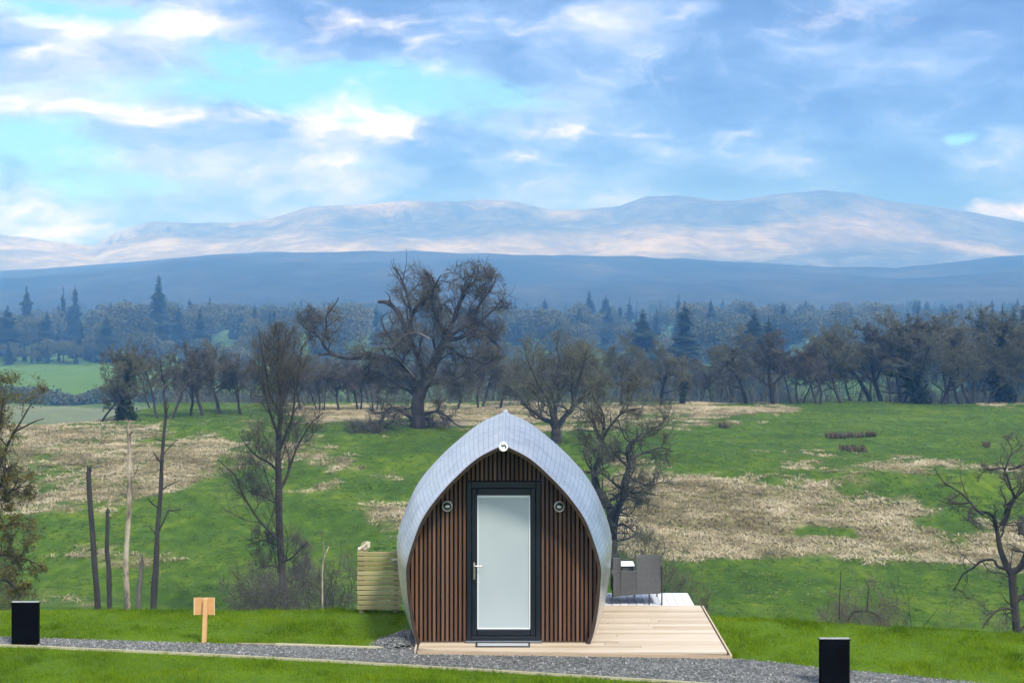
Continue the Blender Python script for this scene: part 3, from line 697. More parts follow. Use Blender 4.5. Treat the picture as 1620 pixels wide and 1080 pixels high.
# ------------------------------------------------------------------ deck, step, screen, seat, signs, bollards
def wood(name,lo,mid,hi,vec=(.6,8,8),rough=.6,sc=3,tonew=.35):
    m,nt,b=new_mat(name); n=noise(nt,sc,6,.65,coords(nt,'Object',vec),.5); n2=noise(nt,1.3,3,.5,coords(nt,'Object'))
    f=mth(nt,'ADD',mth(nt,'MULTIPLY',n,.65-tonew/2),mth(nt,'ADD',mth(nt,'MULTIPLY',attr(nt,'tone'),tonew),mth(nt,'MULTIPLY',n2,.35-tonew/2)))
    L(nt,ramp(nt,f,[(.28,lo),(.5,mid),(.72,hi)]),b.inputs['Base Color']); b.inputs['Roughness'].default_value=rough; bump(nt,n,b,.35,.003); return m
def furniture():
    pale=wood('larch_deck',(.36,.29,.20),(.48,.405,.305),(.57,.50,.40))
    root=empty('timber_deck',(1.5,19.8,-.1)); tag(root,'pale new larch deck of crosswise boards around the front of the pod','deck')
    mb=MB(); y=18.42; k=0
    fr=lambda x: 18.665-(x+1.2)*.245/3.97                # the front edge runs a little askew
    while y<21.17:
        y1=min(y+.116,21.18); x0,x1=-1.22,2.765
        if y<18.66: x0=-1.22+(18.67-y)/.245*3.97*0
        ya=y;yb=y1-.005
        if y<18.67:
            # first boards are cut along the askew front edge
            xa=max(x0,-1.2+(18.665-ya)/.0617) if ya<18.665 else x0
            xb=max(x0,-1.2+(18.665-yb)/.0617) if yb<18.665 else x0
            V=[(xa,ya,-.028),(x1,ya,-.028),(x1,yb,-.028),(xb,yb,-.028),(xa,ya,0),(x1,ya,0),(x1,yb,0),(xb,yb,0)]
            if xa<x1: mb.add(V,[(3,2,1,0),(4,5,6,7),(0,1,5,4),(1,2,6,5),(2,3,7,6),(3,0,4,7)],rng.uniform())
        else: 
            cut=rng.uniform(.2,2.2)
            t1,t2=rng.uniform(size=2)
            mb.box(x0,cut-.0015,ya,yb,-.028,0,.003,t1); mb.box(cut+.0015,x1,ya,yb,-.028,0,.003,t2)
        y=y1;k+=1
    mb.build('deck_boards',pale,root)
    mb=MB()
    def plank(p,q,z0,z1,th,side=1):
        p=np.array(p);q=np.array(q);d=(q-p)/np.linalg.norm(q-p);n=np.array([-d[1],d[0]])*th*side
        V=[(*p,z0),(*q,z0),(*(q+n),z0),(*(p+n),z0),(*p,z1),(*q,z1),(*(q+n),z1),(*(p+n),z1)]
        mb.add(V,[(3,2,1,0),(4,5,6,7),(0,1,5,4),(1,2,6,5),(2,3,7,6),(3,0,4,7)],rng.uniform())
    plank((-1.22,18.645),(2.79,18.398),-.145,-.004,.022,-1)
    plank((2.79,18.398),(2.79,21.18),-.145,-.004,.022,-1)
    plank((-1.245,21.0),(-1.245,18.66),-.145,-.004,.022,-1)
    mb.build('fascia',wood('larch_fascia',(.36,.27,.17),(.46,.36,.25),(.55,.45,.33)),root)
    white=wood('weathered_deck',(.50,.54,.60),(.62,.66,.72),(.74,.77,.82),vec=(8,.6,8))
    r2=empty('rear_deck',(2,21.6,-.1)); tag(r2,'silvery white rear deck under the grey woven seat','deck')
    mb=MB(); x=1.0
    while x<2.66:
        mb.box(x,min(x+.115,2.66),21.195,22.02,-.032,-.002,.003,rng.uniform()); x+=.12
    mb.build('deck_boards',white,r2)
    mb=MB(); mb.box(1.0,2.66,22.022,22.045,-.16,-.008,.002); mb.box(2.662,2.685,21.2,22.045,-.16,-.008,.002); mb.box(1.05,1.13,21.3,21.38,-.8,-.033); mb.box(2.5,2.58,21.85,21.93,-.9,-.033); mb.build('fascia',white,r2)
    # door mat: dark rimmed tray
    r3=empty('door_mat',(-.12,18.86,.0)); tag(r3,'thin pale door mat with a dark rim lying before the pod door','door mat')
    mb=MB(); x0,x1,y0,y1=-.475,.235,18.78,18.985
    for a in ((x0,x0+.02,y0,y1),(x1-.02,x1,y0,y1)): mb.box(*a,.001,.016,.003)
    for a in ((x0+.02,x1-.02,y0,y0+.02),(x0+.02,x1-.02,y1-.02,y1)): mb.box(*a,.001,.0155,.003)
    mb.build('rim',simple('mat_rim',(.02,.022,.025),.6),r3)
    mb=MB(); mb.box(x0+.021,x1-.021,y0+.021,y1-.021,.001,.010,.002); mb.build('mat_pad',simple('mat_pad',(.42,.45,.48),.8,scale=90,var=.3,bmp=.5),r3)
    # timber slatted corner screen, left of the pod
    sc=wood('treated_slats',(.20,.185,.075),(.30,.27,.125),(.40,.36,.19))
    r4=empty('timber_screen',(-2,21.2,-.1)); tag(r4,'greenish slatted timber corner screen standing beside the pod','screen')
    mb=MB(); ys=21.15; z=-.03+.02
    xL,xR=-2.268,-1.62; n_=12; h=.86/n_
    for k in range(n_):
        z0=-.055+k*h; xr=xR+rng.uniform(-.004,.004); xl=xL+rng.uniform(-.012,.004)
        mb.box(xl,xr,ys,ys+.018,z0+.0,z0+h-.016,.003,rng.uniform())
        mb.box(xL-.004,xL+.014,ys+.022,ys+.80,z0+.0,z0+h-.010,.003,rng.uniform())
    mb.build('slats',sc,r4)
    for xx,yy in ((xL+.02,ys+.022),(xR-.12,ys+.022),(xL+.02,ys+.74)):
        mb=MB(); mb.box(xx,xx+.06,yy,yy+.06,-.9,.80,.004,rng.uniform()); mb.build('post',sc,r4)
    mb=MB()
    # the braced top corner piece, pale sawn ends
    V=[(xL,ys+.03,.812),(xL+.03,ys+.03,.812),(xL+.17,ys+.03,.925),(xL+.135,ys+.03,.935)]
    V+=[(a,b_+.03,c) for a,b_,c in V]; mb.add(V,[(0,1,2,3),(7,6,5,4),(0,4,5,1),(1,5,6,2),(2,6,7,3),(3,7,4,0)],.95)
    mb.box(xL+.0,xL+.16,ys+.062,ys+.10,.812,.842,.002,.9)
    mb.box(xL+.14,xL+.18,ys+.031,ys+.09,.843,.92,.002,.8)
    mb.build('brace',wood('sawn_pale',(.52,.45,.30),(.62,.56,.42),(.72,.67,.55)),r4)
    mb=MB(); mb.box(xR-.15,xR-.06,ys-.006,ys-.001,.665,.69,.001,.9); mb.build('pale_offcut',bpy.data.materials['sawn_pale'],r4)
    # wooden sign seen from behind
    r5=empty('wooden_sign',(-4.14,19.42,-.1)); tag(r5,'small blank orange wooden sign on a leaning post beside the gravel path','sign')
    ow=wood('orange_pine',(.50,.27,.10),(.64,.37,.16),(.72,.46,.22),vec=(1,8,8))
    bm_=MB(); yb=19.43
    V=[]; 
    for y in (yb,yb+.018):
        V+=[(-4.285,y,.272),(-4.015,y,.272),(-4.01,y,.50),(-4.275,y,.50)]
    bm_.add(V,[(0,1,2,3),(7,6,5,4),(0,4,5,1),(1,5,6,2),(2,6,7,3),(3,7,4,0)],.4); bm_.build('board',ow,r5)
    mb=MB()
    el=wood('light_pine',(.58,.38,.20),(.70,.48,.27),(.78,.58,.36),vec=(1,8,8))
    for a in ((-4.290,-4.276,.27,.503),(-4.020,-4.006,.27,.503)):
        mb=MB(); mb.box(a[0],a[1],yb-.010,yb-.001,a[2],a[3],.002,.95); mb.build('edge_batten',el,r5)
    mb=MB()
    mb=MB(); V=[]
    for y in (yb-.052,yb-.002): V+=[(-4.175,y,-.16),(-4.118,y,-.16),(-4.094,y,.495),(-4.15,y,.495)]
    mb.add(V,[(0,1,2,3),(7,6,5,4),(0,4,5,1),(1,5,6,2),(2,6,7,3),(3,7,4,0)],.7); mb.build('post',ow,r5)
    # square black bollards
    bl=simple('black_powder_coat',(.0015,.0015,.002),.7,var=.3,scale=30,spec=.05); cap=simple('cap_grey',(.30,.31,.29),.4,var=.15,scale=20,metal=.3)
    for (bx,by,lab) in ((-6.50,19.22,'square black bollard in the lawn edge beyond the sign, its foot hidden by grass'),(3.87,17.28,'square black bollard standing in the path gravel near the deck corner')):
        rb=empty('bollard',(bx,by,-.1)); tag(rb,lab,'bollard','square black bollards along the path')
        mb=MB(); mb.box(bx-.178,bx+.182,by,by+.07,-.14,.465,.008); mb.build('body',bl,rb)
        mb=MB(); mb.box(bx-.188,bx+.192,by-.006,by+.076,.467,.482,.004); mb.build('cap',bl,rb)
        mb=MB(); mb.box(bx-.180,bx+.184,by-.001,by+.072,.4835,.4895,.003); mb.build('cap_edge',cap,rb)
    # woven double seat with a little table in the middle
    rs=empty('garden_companion_seat',(1.85,21.5,0)); tag(rs,'grey woven garden double seat with a low middle table, seen from behind','garden seat')
    m,nt,b=new_mat('grey_weave'); w1=node(nt,'ShaderNodeTexWave',wave_type='BANDS',bands_direction='Z'); L(nt,coords(nt,'Object'),w1.inputs['Vector']); w1.inputs['Scale'].default_value=18; w1.inputs['Distortion'].default_value=1.2; w1.inputs['Detail'].default_value=2
    n=noise(nt,45,3,.6,coords(nt,'Object',(1,1,2.5)))
    f=mth(nt,'ADD',mth(nt,'MULTIPLY',w1.outputs['Fac'],.35),mth(nt,'MULTIPLY',n,.65)); L(nt,ramp(nt,f,[(.25,(.05,.056,.064)),(.5,(.09,.098,.108)),(.75,(.14,.148,.158))]),b.inputs['Base Color']); b.inputs['Roughness'].default_value=.7; bump(nt,f,b,.6,.006)
    def panel(mb,pts,y0,th,curve=.03,nx=10):
        """a slightly dished upright panel; pts are bottom-left, bottom-right, top-right, top-left in x z"""
        bl_,br_,tr,tl=[np.array(p,float) for p in pts]; V=[];Fc=[]
        nz=8
        for s_ in (0,1):
            for j in range(nz+1):
                for i in range(nx+1):
                    u=i/nx;v=j/nz; p=(bl_*(1-u)+br_*u)*(1-v)+(tl*(1-u)+tr*u)*v
                    y=y0+curve*(1-(2*u-1)**2)*v*1.0-.05*v+ s_*th
                    V.append((p[0],y,p[1]))
        w_=nx+1; h_=(nz+1)*w_
        for j in range(nz):
            for i in range(nx):
                a=j*w_+i; Fc.append((a,a+1,a+w_+1,a+w_)); Fc.append((h_+a,h_+a+w_,h_+a+w_+1,h_+a+1))
        for i in range(nx): Fc.append((i,h_+i,h_+i+1,i+1)); a=nz*w_+i; Fc.append((a,a+1,h_+a+1,h_+a))
        for j in range(nz): a=j*w_; Fc.append((a,a+w_,h_+a+w_,h_+a)); a=j*w_+nx; Fc.append((a,h_+a,h_+a+w_,a+w_))
        mb.add(V,Fc)
    yb=21.2
    mb=MB(); panel(mb,[(1.835,.155),(2.185,.165),(2.20,.735),(1.825,.725)],yb,.035); panel(mb,[(1.49,.12),(1.600,.13),(1.60,.69),(1.485,.695)],yb,.035,.01,4)
    mb.build('backrest',m,rs)
    mb=MB(); panel(mb,[(1.602,.13),(1.833,.152),(1.823,.505),(1.602,.505)],yb+.004,.03,.005,6); mb.box(1.49,2.18,yb+.06,yb+.56,.36,.40,.01); mb.box(1.49,2.18,yb+.54,yb+.565,.12,.355,.005); mb.build('apron',m,rs)
    mb=MB(); mb.box(2.165,2.19,yb+.04,yb+.58,.16,.50,.01); mb.box(2.155,2.2,yb+.03,yb+.60,.502,.53,.01); mb.build('armrest',m,rs)
    dk=simple('dark_frame',(.05,.055,.06),.45,metal=.4)
    mb=MB(); P=np.array([[2.205,yb+.01,.0],[2.205,yb+.0,.2],[2.20,yb-.03,.45],[2.20,yb-.045,.58]]); mb.tubes(P,np.full(4,.011),6,cap=True); mb.build('leg',dk,rs)
    for xx,yy in ((2.02,yb+.01),(2.19,yb+.56),(1.52,yb+.56),(1.85,yb+.56)):
        mb=MB(); mb.tubes(np.array([[xx,yy,0.],[xx,yy,.2],[xx,yy,.34]]),np.full(3,.011),6,cap=True); mb.build('leg',dk,rs)
    mb=MB(); mb.box(1.612,1.818,yb+.10,yb+.46,.545,.556,.004); mb.build('table_top',simple('white_table',(.78,.82,.84),.25,var=.04),rs)
    mb=MB(); mb.box(1.63,1.80,yb+.12,yb+.44,.402,.543,.004); mb.build('table_box',m,rs)

# ------------------------------------------------------------------ gravel path and lawn
PATH_B=[(-30,22.3),(-9,19.95),(-7,19.68),(-4.3,19.36),(-1.42,19.02),(0,18.86),(3.0,18.36),(4.2,18.02),(5.7,17.45),(8,16.5),(14,14.0)]
PATH_F=[(-30,21.5),(-9,19.5),(-6.3,19.14),(-4.3,18.80),(-2.5,18.47),(0,17.93),(1.92,17.50),(4.0,17.0),(6,16.42),(8,15.8),(14,13.4)]
pb=lambda x: np.interp(x,[p[0] for p in PATH_B],[p[1] for p in PATH_B])
pf=lambda x: np.interp(x,[p[0] for p in PATH_F],[p[1] for p in PATH_F])
def pile(x,y): # gravel heaped at the pod's near corner
    return .20*np.exp(-(((x+1.40)/.34)**2+((y-19.30)/.40)**2)*1.2)
def lift(x,t): return .045*sstep(-1.9,-1.1,x)*sstep(4.2,2.8,x)*t
def path():
    m,nt,b=new_mat('gravel'); v=coords(nt,'Object')
    vo=node(nt,'ShaderNodeTexVoronoi'); L(nt,v,vo.inputs['Vector']); vo.inputs['Scale'].default_value=34
    vo2=node(nt,'ShaderNodeTexVoronoi'); L(nt,v,vo2.inputs['Vector']); vo2.inputs['Scale'].default_value=80
    n=noise(nt,1.6,4,.6,v); sp=node(nt,'ShaderNodeSeparateColor'); L(nt,vo.outputs['Color'],sp.inputs[0])
    f=mth(nt,'ADD',mth(nt,'MULTIPLY',sp.outputs[0],.6),mth(nt,'MULTIPLY',n,.4))
    L(nt,ramp(nt,f,[(.2,(.045,.050,.050)),(.5,(.115,.125,.125)),(.8,(.23,.245,.245))]),b.inputs['Base Color']); b.inputs['Roughness'].default_value=.85
    h=mth(nt,'SUBTRACT',1.,mth(nt,'ADD',vo.outputs['Distance'],mth(nt,'MULTIPLY',vo2.outputs['Distance'],.4))); bump(nt,h,b,1.,.03)
    xs=np.arange(-16,12,.07); nv=22
    ub=pb(xs)+.05*(fbm(xs*2.2,xs*0,4,3)-.5); uf=pf(xs)+0*xs
    t=np.linspace(0,1,nv)[:,None]; Y=uf[None]*(1-t)+ub[None]*t; X=np.broadcast_to(xs[None],Y.shape)
    Z=-.1+.010+.018*np.sin(t*math.pi)+.012*(fbm(X*9,Y*9,3,3)-.5)+lift(X,t)
    nc=len(xs); i=np.arange(nv-1)[:,None]*nc; j=np.arange(nc-1)[None]
    mb=MB(); mb.add(np.stack([X,Y,Z],-1).reshape(-1,3),np.stack([i+j,i+j+1,i+nc+j+1,i+nc+j],-1).reshape(-1,4))
    o=mb.build('gravel_path',m,smooth=True); tag(o,kind='structure')
    # heap beside the pod
    xs=np.linspace(-2.5,-.95,50); ys=np.linspace(18.99,20.6,50); X,Y=np.meshgrid(xs,ys)
    Z=-.1-.022+pile(X,Y)+.02*(fbm(X*9,Y*9,13,3)-.5)*(pile(X,Y)>.02)
    i=np.arange(49)[:,None]*50; j=np.arange(49)[None]
    mb=MB(); mb.add(np.stack([X,Y,Z],-1).reshape(-1,3),np.stack([i+j,i+j+1,i+50+j+1,i+50+j],-1).reshape(-1,4)); o=mb.build('gravel_heap',m,smooth=True); tag(o,kind='stuff')
    # loose stones
    N=17000; x=rng.uniform(-9,8.4,N); tt=rng.uniform(-.03,1.04,N); y=pf(x)*(1-tt)+pb(x)*tt; z=-.1+.012+.016*np.sin(np.clip(tt,0,1)*math.pi)+lift(x,np.clip(tt,0,1))
    x2=rng.normal(-1.42,.30,2600); y2=rng.normal(19.3,.30,2600); k=(x2<-1.24); x2=x2[k];y2=y2[k]; z2=-.1-.012+pile(x2,y2)
    x=np.r_[x,x2];y=np.r_[y,y2];z=np.r_[z,z2]; N=len(x)
    base=np.array([(1,0,0),(-1,0,0),(0,1,0),(0,-1,0),(0,0,.8),(0,0,-.6)],float); fc=np.array([(0,2,4),(2,1,4),(1,3,4),(3,0,4),(2,0,5),(1,2,5),(3,1,5),(0,3,5)])
    s=rng.uniform(.006,.017,N)[:,None,None]; V=base[None]*s*rng.uniform(.6,1.3,(N,6,1)); a=rng.uniform(0,6.28,N); c,sn=np.cos(a)[:,None],np.sin(a)[:,None]
    V=np.stack([V[...,0]*c-V[...,1]*sn,V[...,0]*sn+V[...,1]*c,V[...,2]],-1)+np.stack([x,y,z],-1)[:,None]
    mb=MB(); mb.add(V.reshape(-1,3),(fc[None]+np.arange(N)[:,None,None]*6).reshape(-1,3),np.repeat(rng.uniform(0,1,N),6))
    m2,nt,b=new_mat('stone_chips'); L(nt,ramp(nt,attr(nt,'tone'),[(0,(.035,.039,.038)),(.5,(.11,.12,.12)),(.9,(.24,.25,.25)),(1,(.45,.45,.44))]),b.inputs['Base Color']); b.inputs['Roughness'].default_value=.8
    o=mb.build('gravel',m2); tag(o,kind='stuff')
    # timber edging boards
    ew=wood('edging_timber',(.30,.29,.17),(.42,.40,.26),(.52,.50,.36))
    def edging(x0,x1,fn,lab,w=.018,z1=-.066,dz=0):
        mb=MB(); xs=np.arange(x0,x1+.01,.4)
        A=np.stack([xs,fn(xs)-w,np.full_like(xs,z1)],1); B=np.stack([xs,fn(xs),np.full_like(xs,z1)],1)
        A[:,2]+=.006*(fbm(xs*1.3,xs*0,5,2)-.5); B[:,2]=A[:,2]
        n_=len(xs); V=np.vstack([A,B,A-[0,0,.12],B-[0,0,.12]]); q=[]
        for k in range(n_-1): q+=[(k,k+1,n_+k+1,n_+k),(2*n_+k,2*n_+k+1,k+1,k),(n_+k,n_+k+1,3*n_+k+1,3*n_+k)]
        q+=[(0,n_,3*n_,2*n_),(n_-1,3*n_-1,4*n_-1,2*n_-1)]
        mb.add(V,q,.6); o=mb.build('path_edging',ew); tag(o,lab,'edging board','timber edging boards of the gravel path')
    edging(-9.2,5.2,lambda x:pf(x)-.002,'long pale timber edging board between the front lawn and the gravel path')
    edging(-3.15,-1.28,lambda x:pb(x)+.03,'short pale timber edging board between the gravel heap and the path',w=.035,z1=-.065)
    # bare soil strip behind the path
    N=1; xs=np.linspace(-3.7,-1.6,60); mb=MB(); t=np.linspace(0,1,6)[:,None]; wob=.05*(fbm(xs*3,xs*0,6,3)-.5); wd=.11*np.sin(np.linspace(.05,math.pi-.05,60))**.5
    Y=pb(xs)[None]+.05+t*wd[None]+wob[None]*t; X=np.broadcast_to(xs[None],Y.shape); Z=np.full(Y.shape,-.094)+.006*(fbm(X*8,Y*8,7,2)-.3)
    i=np.arange(5)[:,None]*60; j=np.arange(59)[None]; mb.add(np.stack([X,Y,Z],-1).reshape(-1,3),np.stack([i+j,i+j+1,i+61+j,i+60+j],-1).reshape(-1,4))
    o=mb.build('soil_strip',simple('sandy_soil',(.27,.22,.145),.95,var=.3,scale=9,bmp=.8)); tag(o,kind='structure')

def lawn():
    N=420000
    Y=rng.uniform(14.6,22.6,N); X=rng.uniform(-1,1,N)*(.40*Y+1.6)
    s=Y-edge(X); keep=s<1.5
    keep&=~((Y<pb(X)+.03)&(Y>pf(X)-.016))|(rng.uniform(size=N)<.012)
    keep&=~((X>-1.27)&(X<2.82)&(Y>18.3)&(Y<21.2))
    keep&=~((X>1.0)&(X<2.7)&(Y>21.1)&(Y<22.1))
    keep&=~((X>-1.6)&(X<1.3)&(Y>18.9)&(Y<24))
    keep&=~((pile(X,Y)>.03)&(rng.uniform(size=N)<.985))
    keep&=~((X>-3.7)&(X<-1.6)&(Y<pb(X)+.20)&(Y>pb(X))&(Y<pb(X)+.13)&(rng.uniform(size=N)<.85))
    cl=fbm(X*2.2,Y*2.2,50,3); keep&=(rng.uniform(size=N)<np.clip(.35+1.6*(cl-.25),0,1))
    X=X[keep];Y=Y[keep];N=len(X); cl=cl[keep]
    Z=gz(X,Y)
    h=rng.uniform(.020,.050,N)*(.6+1.6*(cl-.3))*(1+.7*(rng.uniform(size=N)<.05)); w=rng.uniform(.0025,.005,N); a=rng.uniform(0,6.28,N)
    le=rng.normal(0,.45,(N,2))*h[:,None]
    dx=np.cos(a)*w;dy=np.sin(a)*w
    V=np.stack([np.stack([X-dx,Y-dy,Z-.004],1),np.stack([X+dx,Y+dy,Z-.004],1),np.stack([X+le[:,0],Y+le[:,1],Z+h],1)],1).reshape(-1,3)
    c2=fbm(X*4.2,Y*4.2,77,3); tuf=(c2>.66); h=h*np.where(tuf,1.7,1.); V=None
    V=np.stack([np.stack([X-dx,Y-dy,Z-.004],1),np.stack([X+dx,Y+dy,Z-.004],1),np.stack([X+le[:,0],Y+le[:,1],Z+h],1)],1).reshape(-1,3)
    tone=np.clip(.48-.22*tuf+1.9*(fbm(X*.9,Y*1.4,31,4)-.5)+rng.normal(0,.22,N),0,1)
    mb=MB(); mb.add(V,np.arange(3*N).reshape(N,3),np.repeat(tone,3))
    m=leafy('lawn_blade',[(.10,(.035,.08,.001)),(.38,(.10,.19,.002)),(.66,(.175,.28,.004)),(.85,(.27,.36,.02)),(.98,(.42,.42,.14))],scale=1.2,transl=.35)
    o=mb.build('lawn_grass',m); tag(o,kind='stuff')

def wild_grass():
    # bleached tussocks on the dead patches, short green ones elsewhere
    N=150000
    Y=np.sqrt(rng.uniform(66**2,182**2,N)); X=rng.uniform(-1,1,N)*(.375*Y+3)
    Z=gz(X,Y); d,_,_,p=masks(X,Y,Z)
    clump=fbm(X/1.6,Y/1.6,81,2)
    dead=(rng.uniform(size=N)<np.clip(d*1.05-.05,0,1)*.9)&(clump>.22)
    mb=MB()
    def tuft(X,Y,Z,nb,hh,ww,spread,droop,tone):
        N=len(X)
        for k in range(nb):
            a=rng.uniform(0,6.28,N); l=rng.uniform(.5,1.2,N)*spread; h=rng.uniform(.5,1.15,N)*hh; w=ww*rng.uniform(.6,1.3,N)
            ox=rng.normal(0,.10,(N,2))*spread
            b0=np.stack([X+ox[:,0],Y+ox[:,1],Z],1); dirv=np.stack([np.cos(a),np.sin(a),np.zeros(N)],1); pr=np.stack([-np.sin(a),np.cos(a),np.zeros(N)],1)
            m_=b0+dirv*(l*.5)[:,None]+np.array([0,0,1.])*h[:,None]; t=b0+dirv*l[:,None]+np.array([0,0,1.])*(h*droop)[:,None]
            V=np.stack([b0-pr*w[:,None]*.5,b0+pr*w[:,None]*.5,m_+pr*w[:,None]*.5,m_-pr*w[:,None]*.5,t],1)
            q=np.arange(N)[:,None]*5
            n0=mb.n; tn=np.repeat(np.clip(tone+rng.normal(0,.17,N),0,1),5)
            mb.v.append(V.reshape(-1,3)); mb.f.append(q+np.array([[0,1,2,3]])+n0); mb.f.append(q+np.array([[3,2,4]])+n0); mb.n+=5*N; mb.col.append(tn)
    k=dead; tone=np.clip(.5+1.9*(fbm(X/2.3,Y/1.7,55,3)-.5)+rng.normal(0,.10,N),0,1)
    k=k&(rng.uniform(size=N)<.8)
    tuft(X[k],Y[k],Z[k]-.03,9,.19,.042,.75,.28,tone[k])
    m=leafy('dead_grass',[(.10,(.065,.070,.022)),(.32,(.22,.19,.10)),(.56,(.40,.35,.215)),(.85,(.64,.58,.42))],scale=.3,transl=.12)
    o=mb.build('dead_grass',m); tag(o,kind='stuff')
    mb=MB(); k=(~dead)&(clump>.4)&(rng.uniform(size=N)<.40)
    tuft(X[k],Y[k],Z[k]-.02,3,.07,.10,.30,.5,np.clip(.1+.8*fbm(X[k]/5,Y[k]/5,56,3)+rng.normal(0,.1,k.sum()),0,1))
    m=leafy('rough_grass',[(.15,(.028,.066,.003)),(.5,(.070,.135,.006)),(.85,(.20,.245,.045))],scale=.1,transl=.2)
    o=mb.build('rough_grass',m); tag(o,kind='stuff')
    # rushes: a few dark clumps on the plateau
    for px,py,n_,wd,lab in ((1345,692,70,38,'long brown rush clump on the open green field'),(1350,713,30,20,'short brown rush clump just above the dead grass streaks'),(1146,676,12,7,'small dark rush clump near the bracken strip'),(1560,707,8,5,'tiny dark rush clump beside the gnarled tree top')):
        Yc=120.
        for _ in range(6):
            z=float(gz((px-CX)*Yc/F,Yc)); Yc=F*(CZ-z)/(py-HY)
        xs=(px-CX)*Yc/F+rng.uniform(-.5,.5,n_)*wd*Yc/F*2; ys=Yc+rng.normal(0,.5,n_)
        mb=MB(); tuft(xs,ys,gz(xs,ys)-.03,10,.5,.05,.35,.9,rng.uniform(0,1,n_))
        o=mb.build('rush_clump',leafy_rush(),origin=((px-CX)*Yc/F,Yc,float(gz((px-CX)*Yc/F,Yc)))); tag(o,lab,'rushes','rush clumps on the field')
_r=[]
def leafy_rush():
    if not _r: _r.append(leafy('rush',[(.2,(.07,.055,.03)),(.8,(.17,.13,.08))],transl=.1))
    return _r[0]

# ------------------------------------------------------------------ trees
def unit(a): return a/(np.linalg.norm(a,axis=-1,keepdims=True)+1e-9)
def grow(P0,D,Ln,r0,K,wander,up,taper=.35,env=None):
    N=len(P0); P=np.zeros((N,K+1,3)); P[:,0]=P0; d=unit(D)
    for k in range(K):
        d=unit(d+rng.normal(0,wander,(N,3))+np.array([0,0,up]))
        P[:,k+1]=P[:,k]+d*(Ln/K)[:,None]
    Rr=r0[:,None]*np.linspace(1,taper,K+1)[None]
    return P,Rr
def spawn(P,Rr,M_,t0,t1,ang,lf,rf,lmin=.1,jit=.35,tlen=.4):
    """children on polylines: P [N,K,3]"""
    N,K,_=P.shape
    t=np.clip(t0+(t1-t0)*(np.arange(M_)[None]+rng.uniform(0,1,(N,M_)))/M_,0,.999)*(K-1)
    i=np.floor(t).astype(int); f=(t-i)[...,None]; n=np.arange(N)[:,None]
    A=P[n,i]; B=P[n,np.minimum(i+1,K-1)]; pos=A*(1-f)+B*f; T=unit(B-A)
    ln=np.linalg.norm(np.diff(P,axis=1),axis=2).sum(1)[:,None]*np.ones((1,M_))
    rv=rng.normal(size=T.shape); rv-=T*(rv*T).sum(-1,keepdims=True); rv=unit(rv)
    a=R(1)*(ang+rng.normal(0,ang*.3,(N,M_)))[...,None]
    D=np.cos(a)*T+np.sin(a)*rv
    L_=ln*lf*(1-tlen*t/(K-1))*rng.uniform(1-jit,1+jit,(N,M_)); L_=np.maximum(L_,lmin)
    rr=(Rr[n,i]*(1-f[...,0])+Rr[n,np.minimum(i+1,K-1)]*f[...,0])*rf
    return pos.reshape(-1,3),D.reshape(-1,3),L_.ravel(),rr.ravel()
def ell(pts,e):
    """inside any of the ellipsoids e=[(cx,cy,cz,rx,ry,rz)]"""
    k=np.zeros(len(pts),bool)
    for c in e: k|=(((pts-np.array(c[:3]))/np.array(c[3:]))**2).sum(1)<1
    return k
def crown_from(limbs,spec,env=None,bud=0,budsize=.05,mb=None,trunk_mb=None,ctrunk=None):
    """limbs: list of (P[K,3],R[K]); spec: list of levels dict. Returns crown MB, adds thick ones to trunk mesh"""
    mb=mb or MB()
    K=9; Ps=[];Rs=[]
    for P,Rr in limbs:
        Ps.append(resample(P,K)); s=np.linspace(0,1,K); Rs.append(np.interp(s,np.linspace(0,1,len(Rr)),Rr))
    cur=(np.array(Ps),np.array(Rs)); tips=[]
    for lv,sp in enumerate(spec):
        st=spawn(cur[0],cur[1],sp['n'],sp.get('t0',.25),1.,sp.get('ang',45),sp['lf'],sp.get('rf',.6),tlen=sp.get('tlen',.4))
        if 'lab' in sp: st=(st[0],st[1],np.minimum(st[2],sp['lab']),st[3])
        k=np.ones(len(st[0]),bool)
        if env is not None:
            k=ell(st[0]+unit(st[1])*st[2][:,None]*.6,env)
        st=tuple(a[k] for a in st)
        if len(st[0])==0: break
        rr=np.clip(st[3],sp.get('rmin',.004),sp.get('rmax',1))
        P,Rr=grow(st[0],st[1],st[2],rr,sp.get('K',5),sp.get('w',.18),sp.get('up',.06),sp.get('tp',.35))
        m=mb if not sp.get('trunk') else (trunk_mb or mb)
        m.tubes(P,Rr,sp.get('s',3),np.clip(rng.normal(.5,.2,len(P)),0,1))
        cur=(P,Rr)
        if lv>=len(spec)-2: tips.append(P.reshape(-1,3))
    if bud and tips:
        T=np.concatenate(tips); T=T[rng.choice(len(T),min(bud,len(T)),replace=False)]
        return mb,T
    return mb,None
def limb_tubes(mb,limbs,sides=8):
    for P,Rr in limbs:
        n=max(14,len(P)*5); Q=resample(catmull(P,8),n); rr=np.interp(np.linspace(0,1,n),np.linspace(0,1,len(Rr)),Rr)
        rr=rr*(1+.14*(fbm(np.linspace(0,n*.5,n),np.zeros(n)+float(P[0][0]),3,2)-.5)*2)
        mb.tubes(Q,rr,sides,cap=True)
def traced(Y,lst,depth=.35):
    """limbs traced in photo pixels at distance Y: (pixels, width_px start, end[, depth drift])"""
    out=[]
    for it in lst:
        pts,w0,w1=it[:3]; dd=it[3] if len(it)>3 else rng.uniform(-1,1)*depth
        n=len(pts); P=[]
        L0=0
        for k,(x,y) in enumerate(pts):
            s=k/(n-1)
            yy=Y+(it[4] if len(it)>4 else 0)+dd*s*Y/F*60
            P.append(at(x,y,Y) if False else ((x-CX)*Y/F, yy, CZ+(HY-y)*Y/F))
        out.append((np.array(P),np.linspace(w0,w1,5)/2*Y/F))
    return out
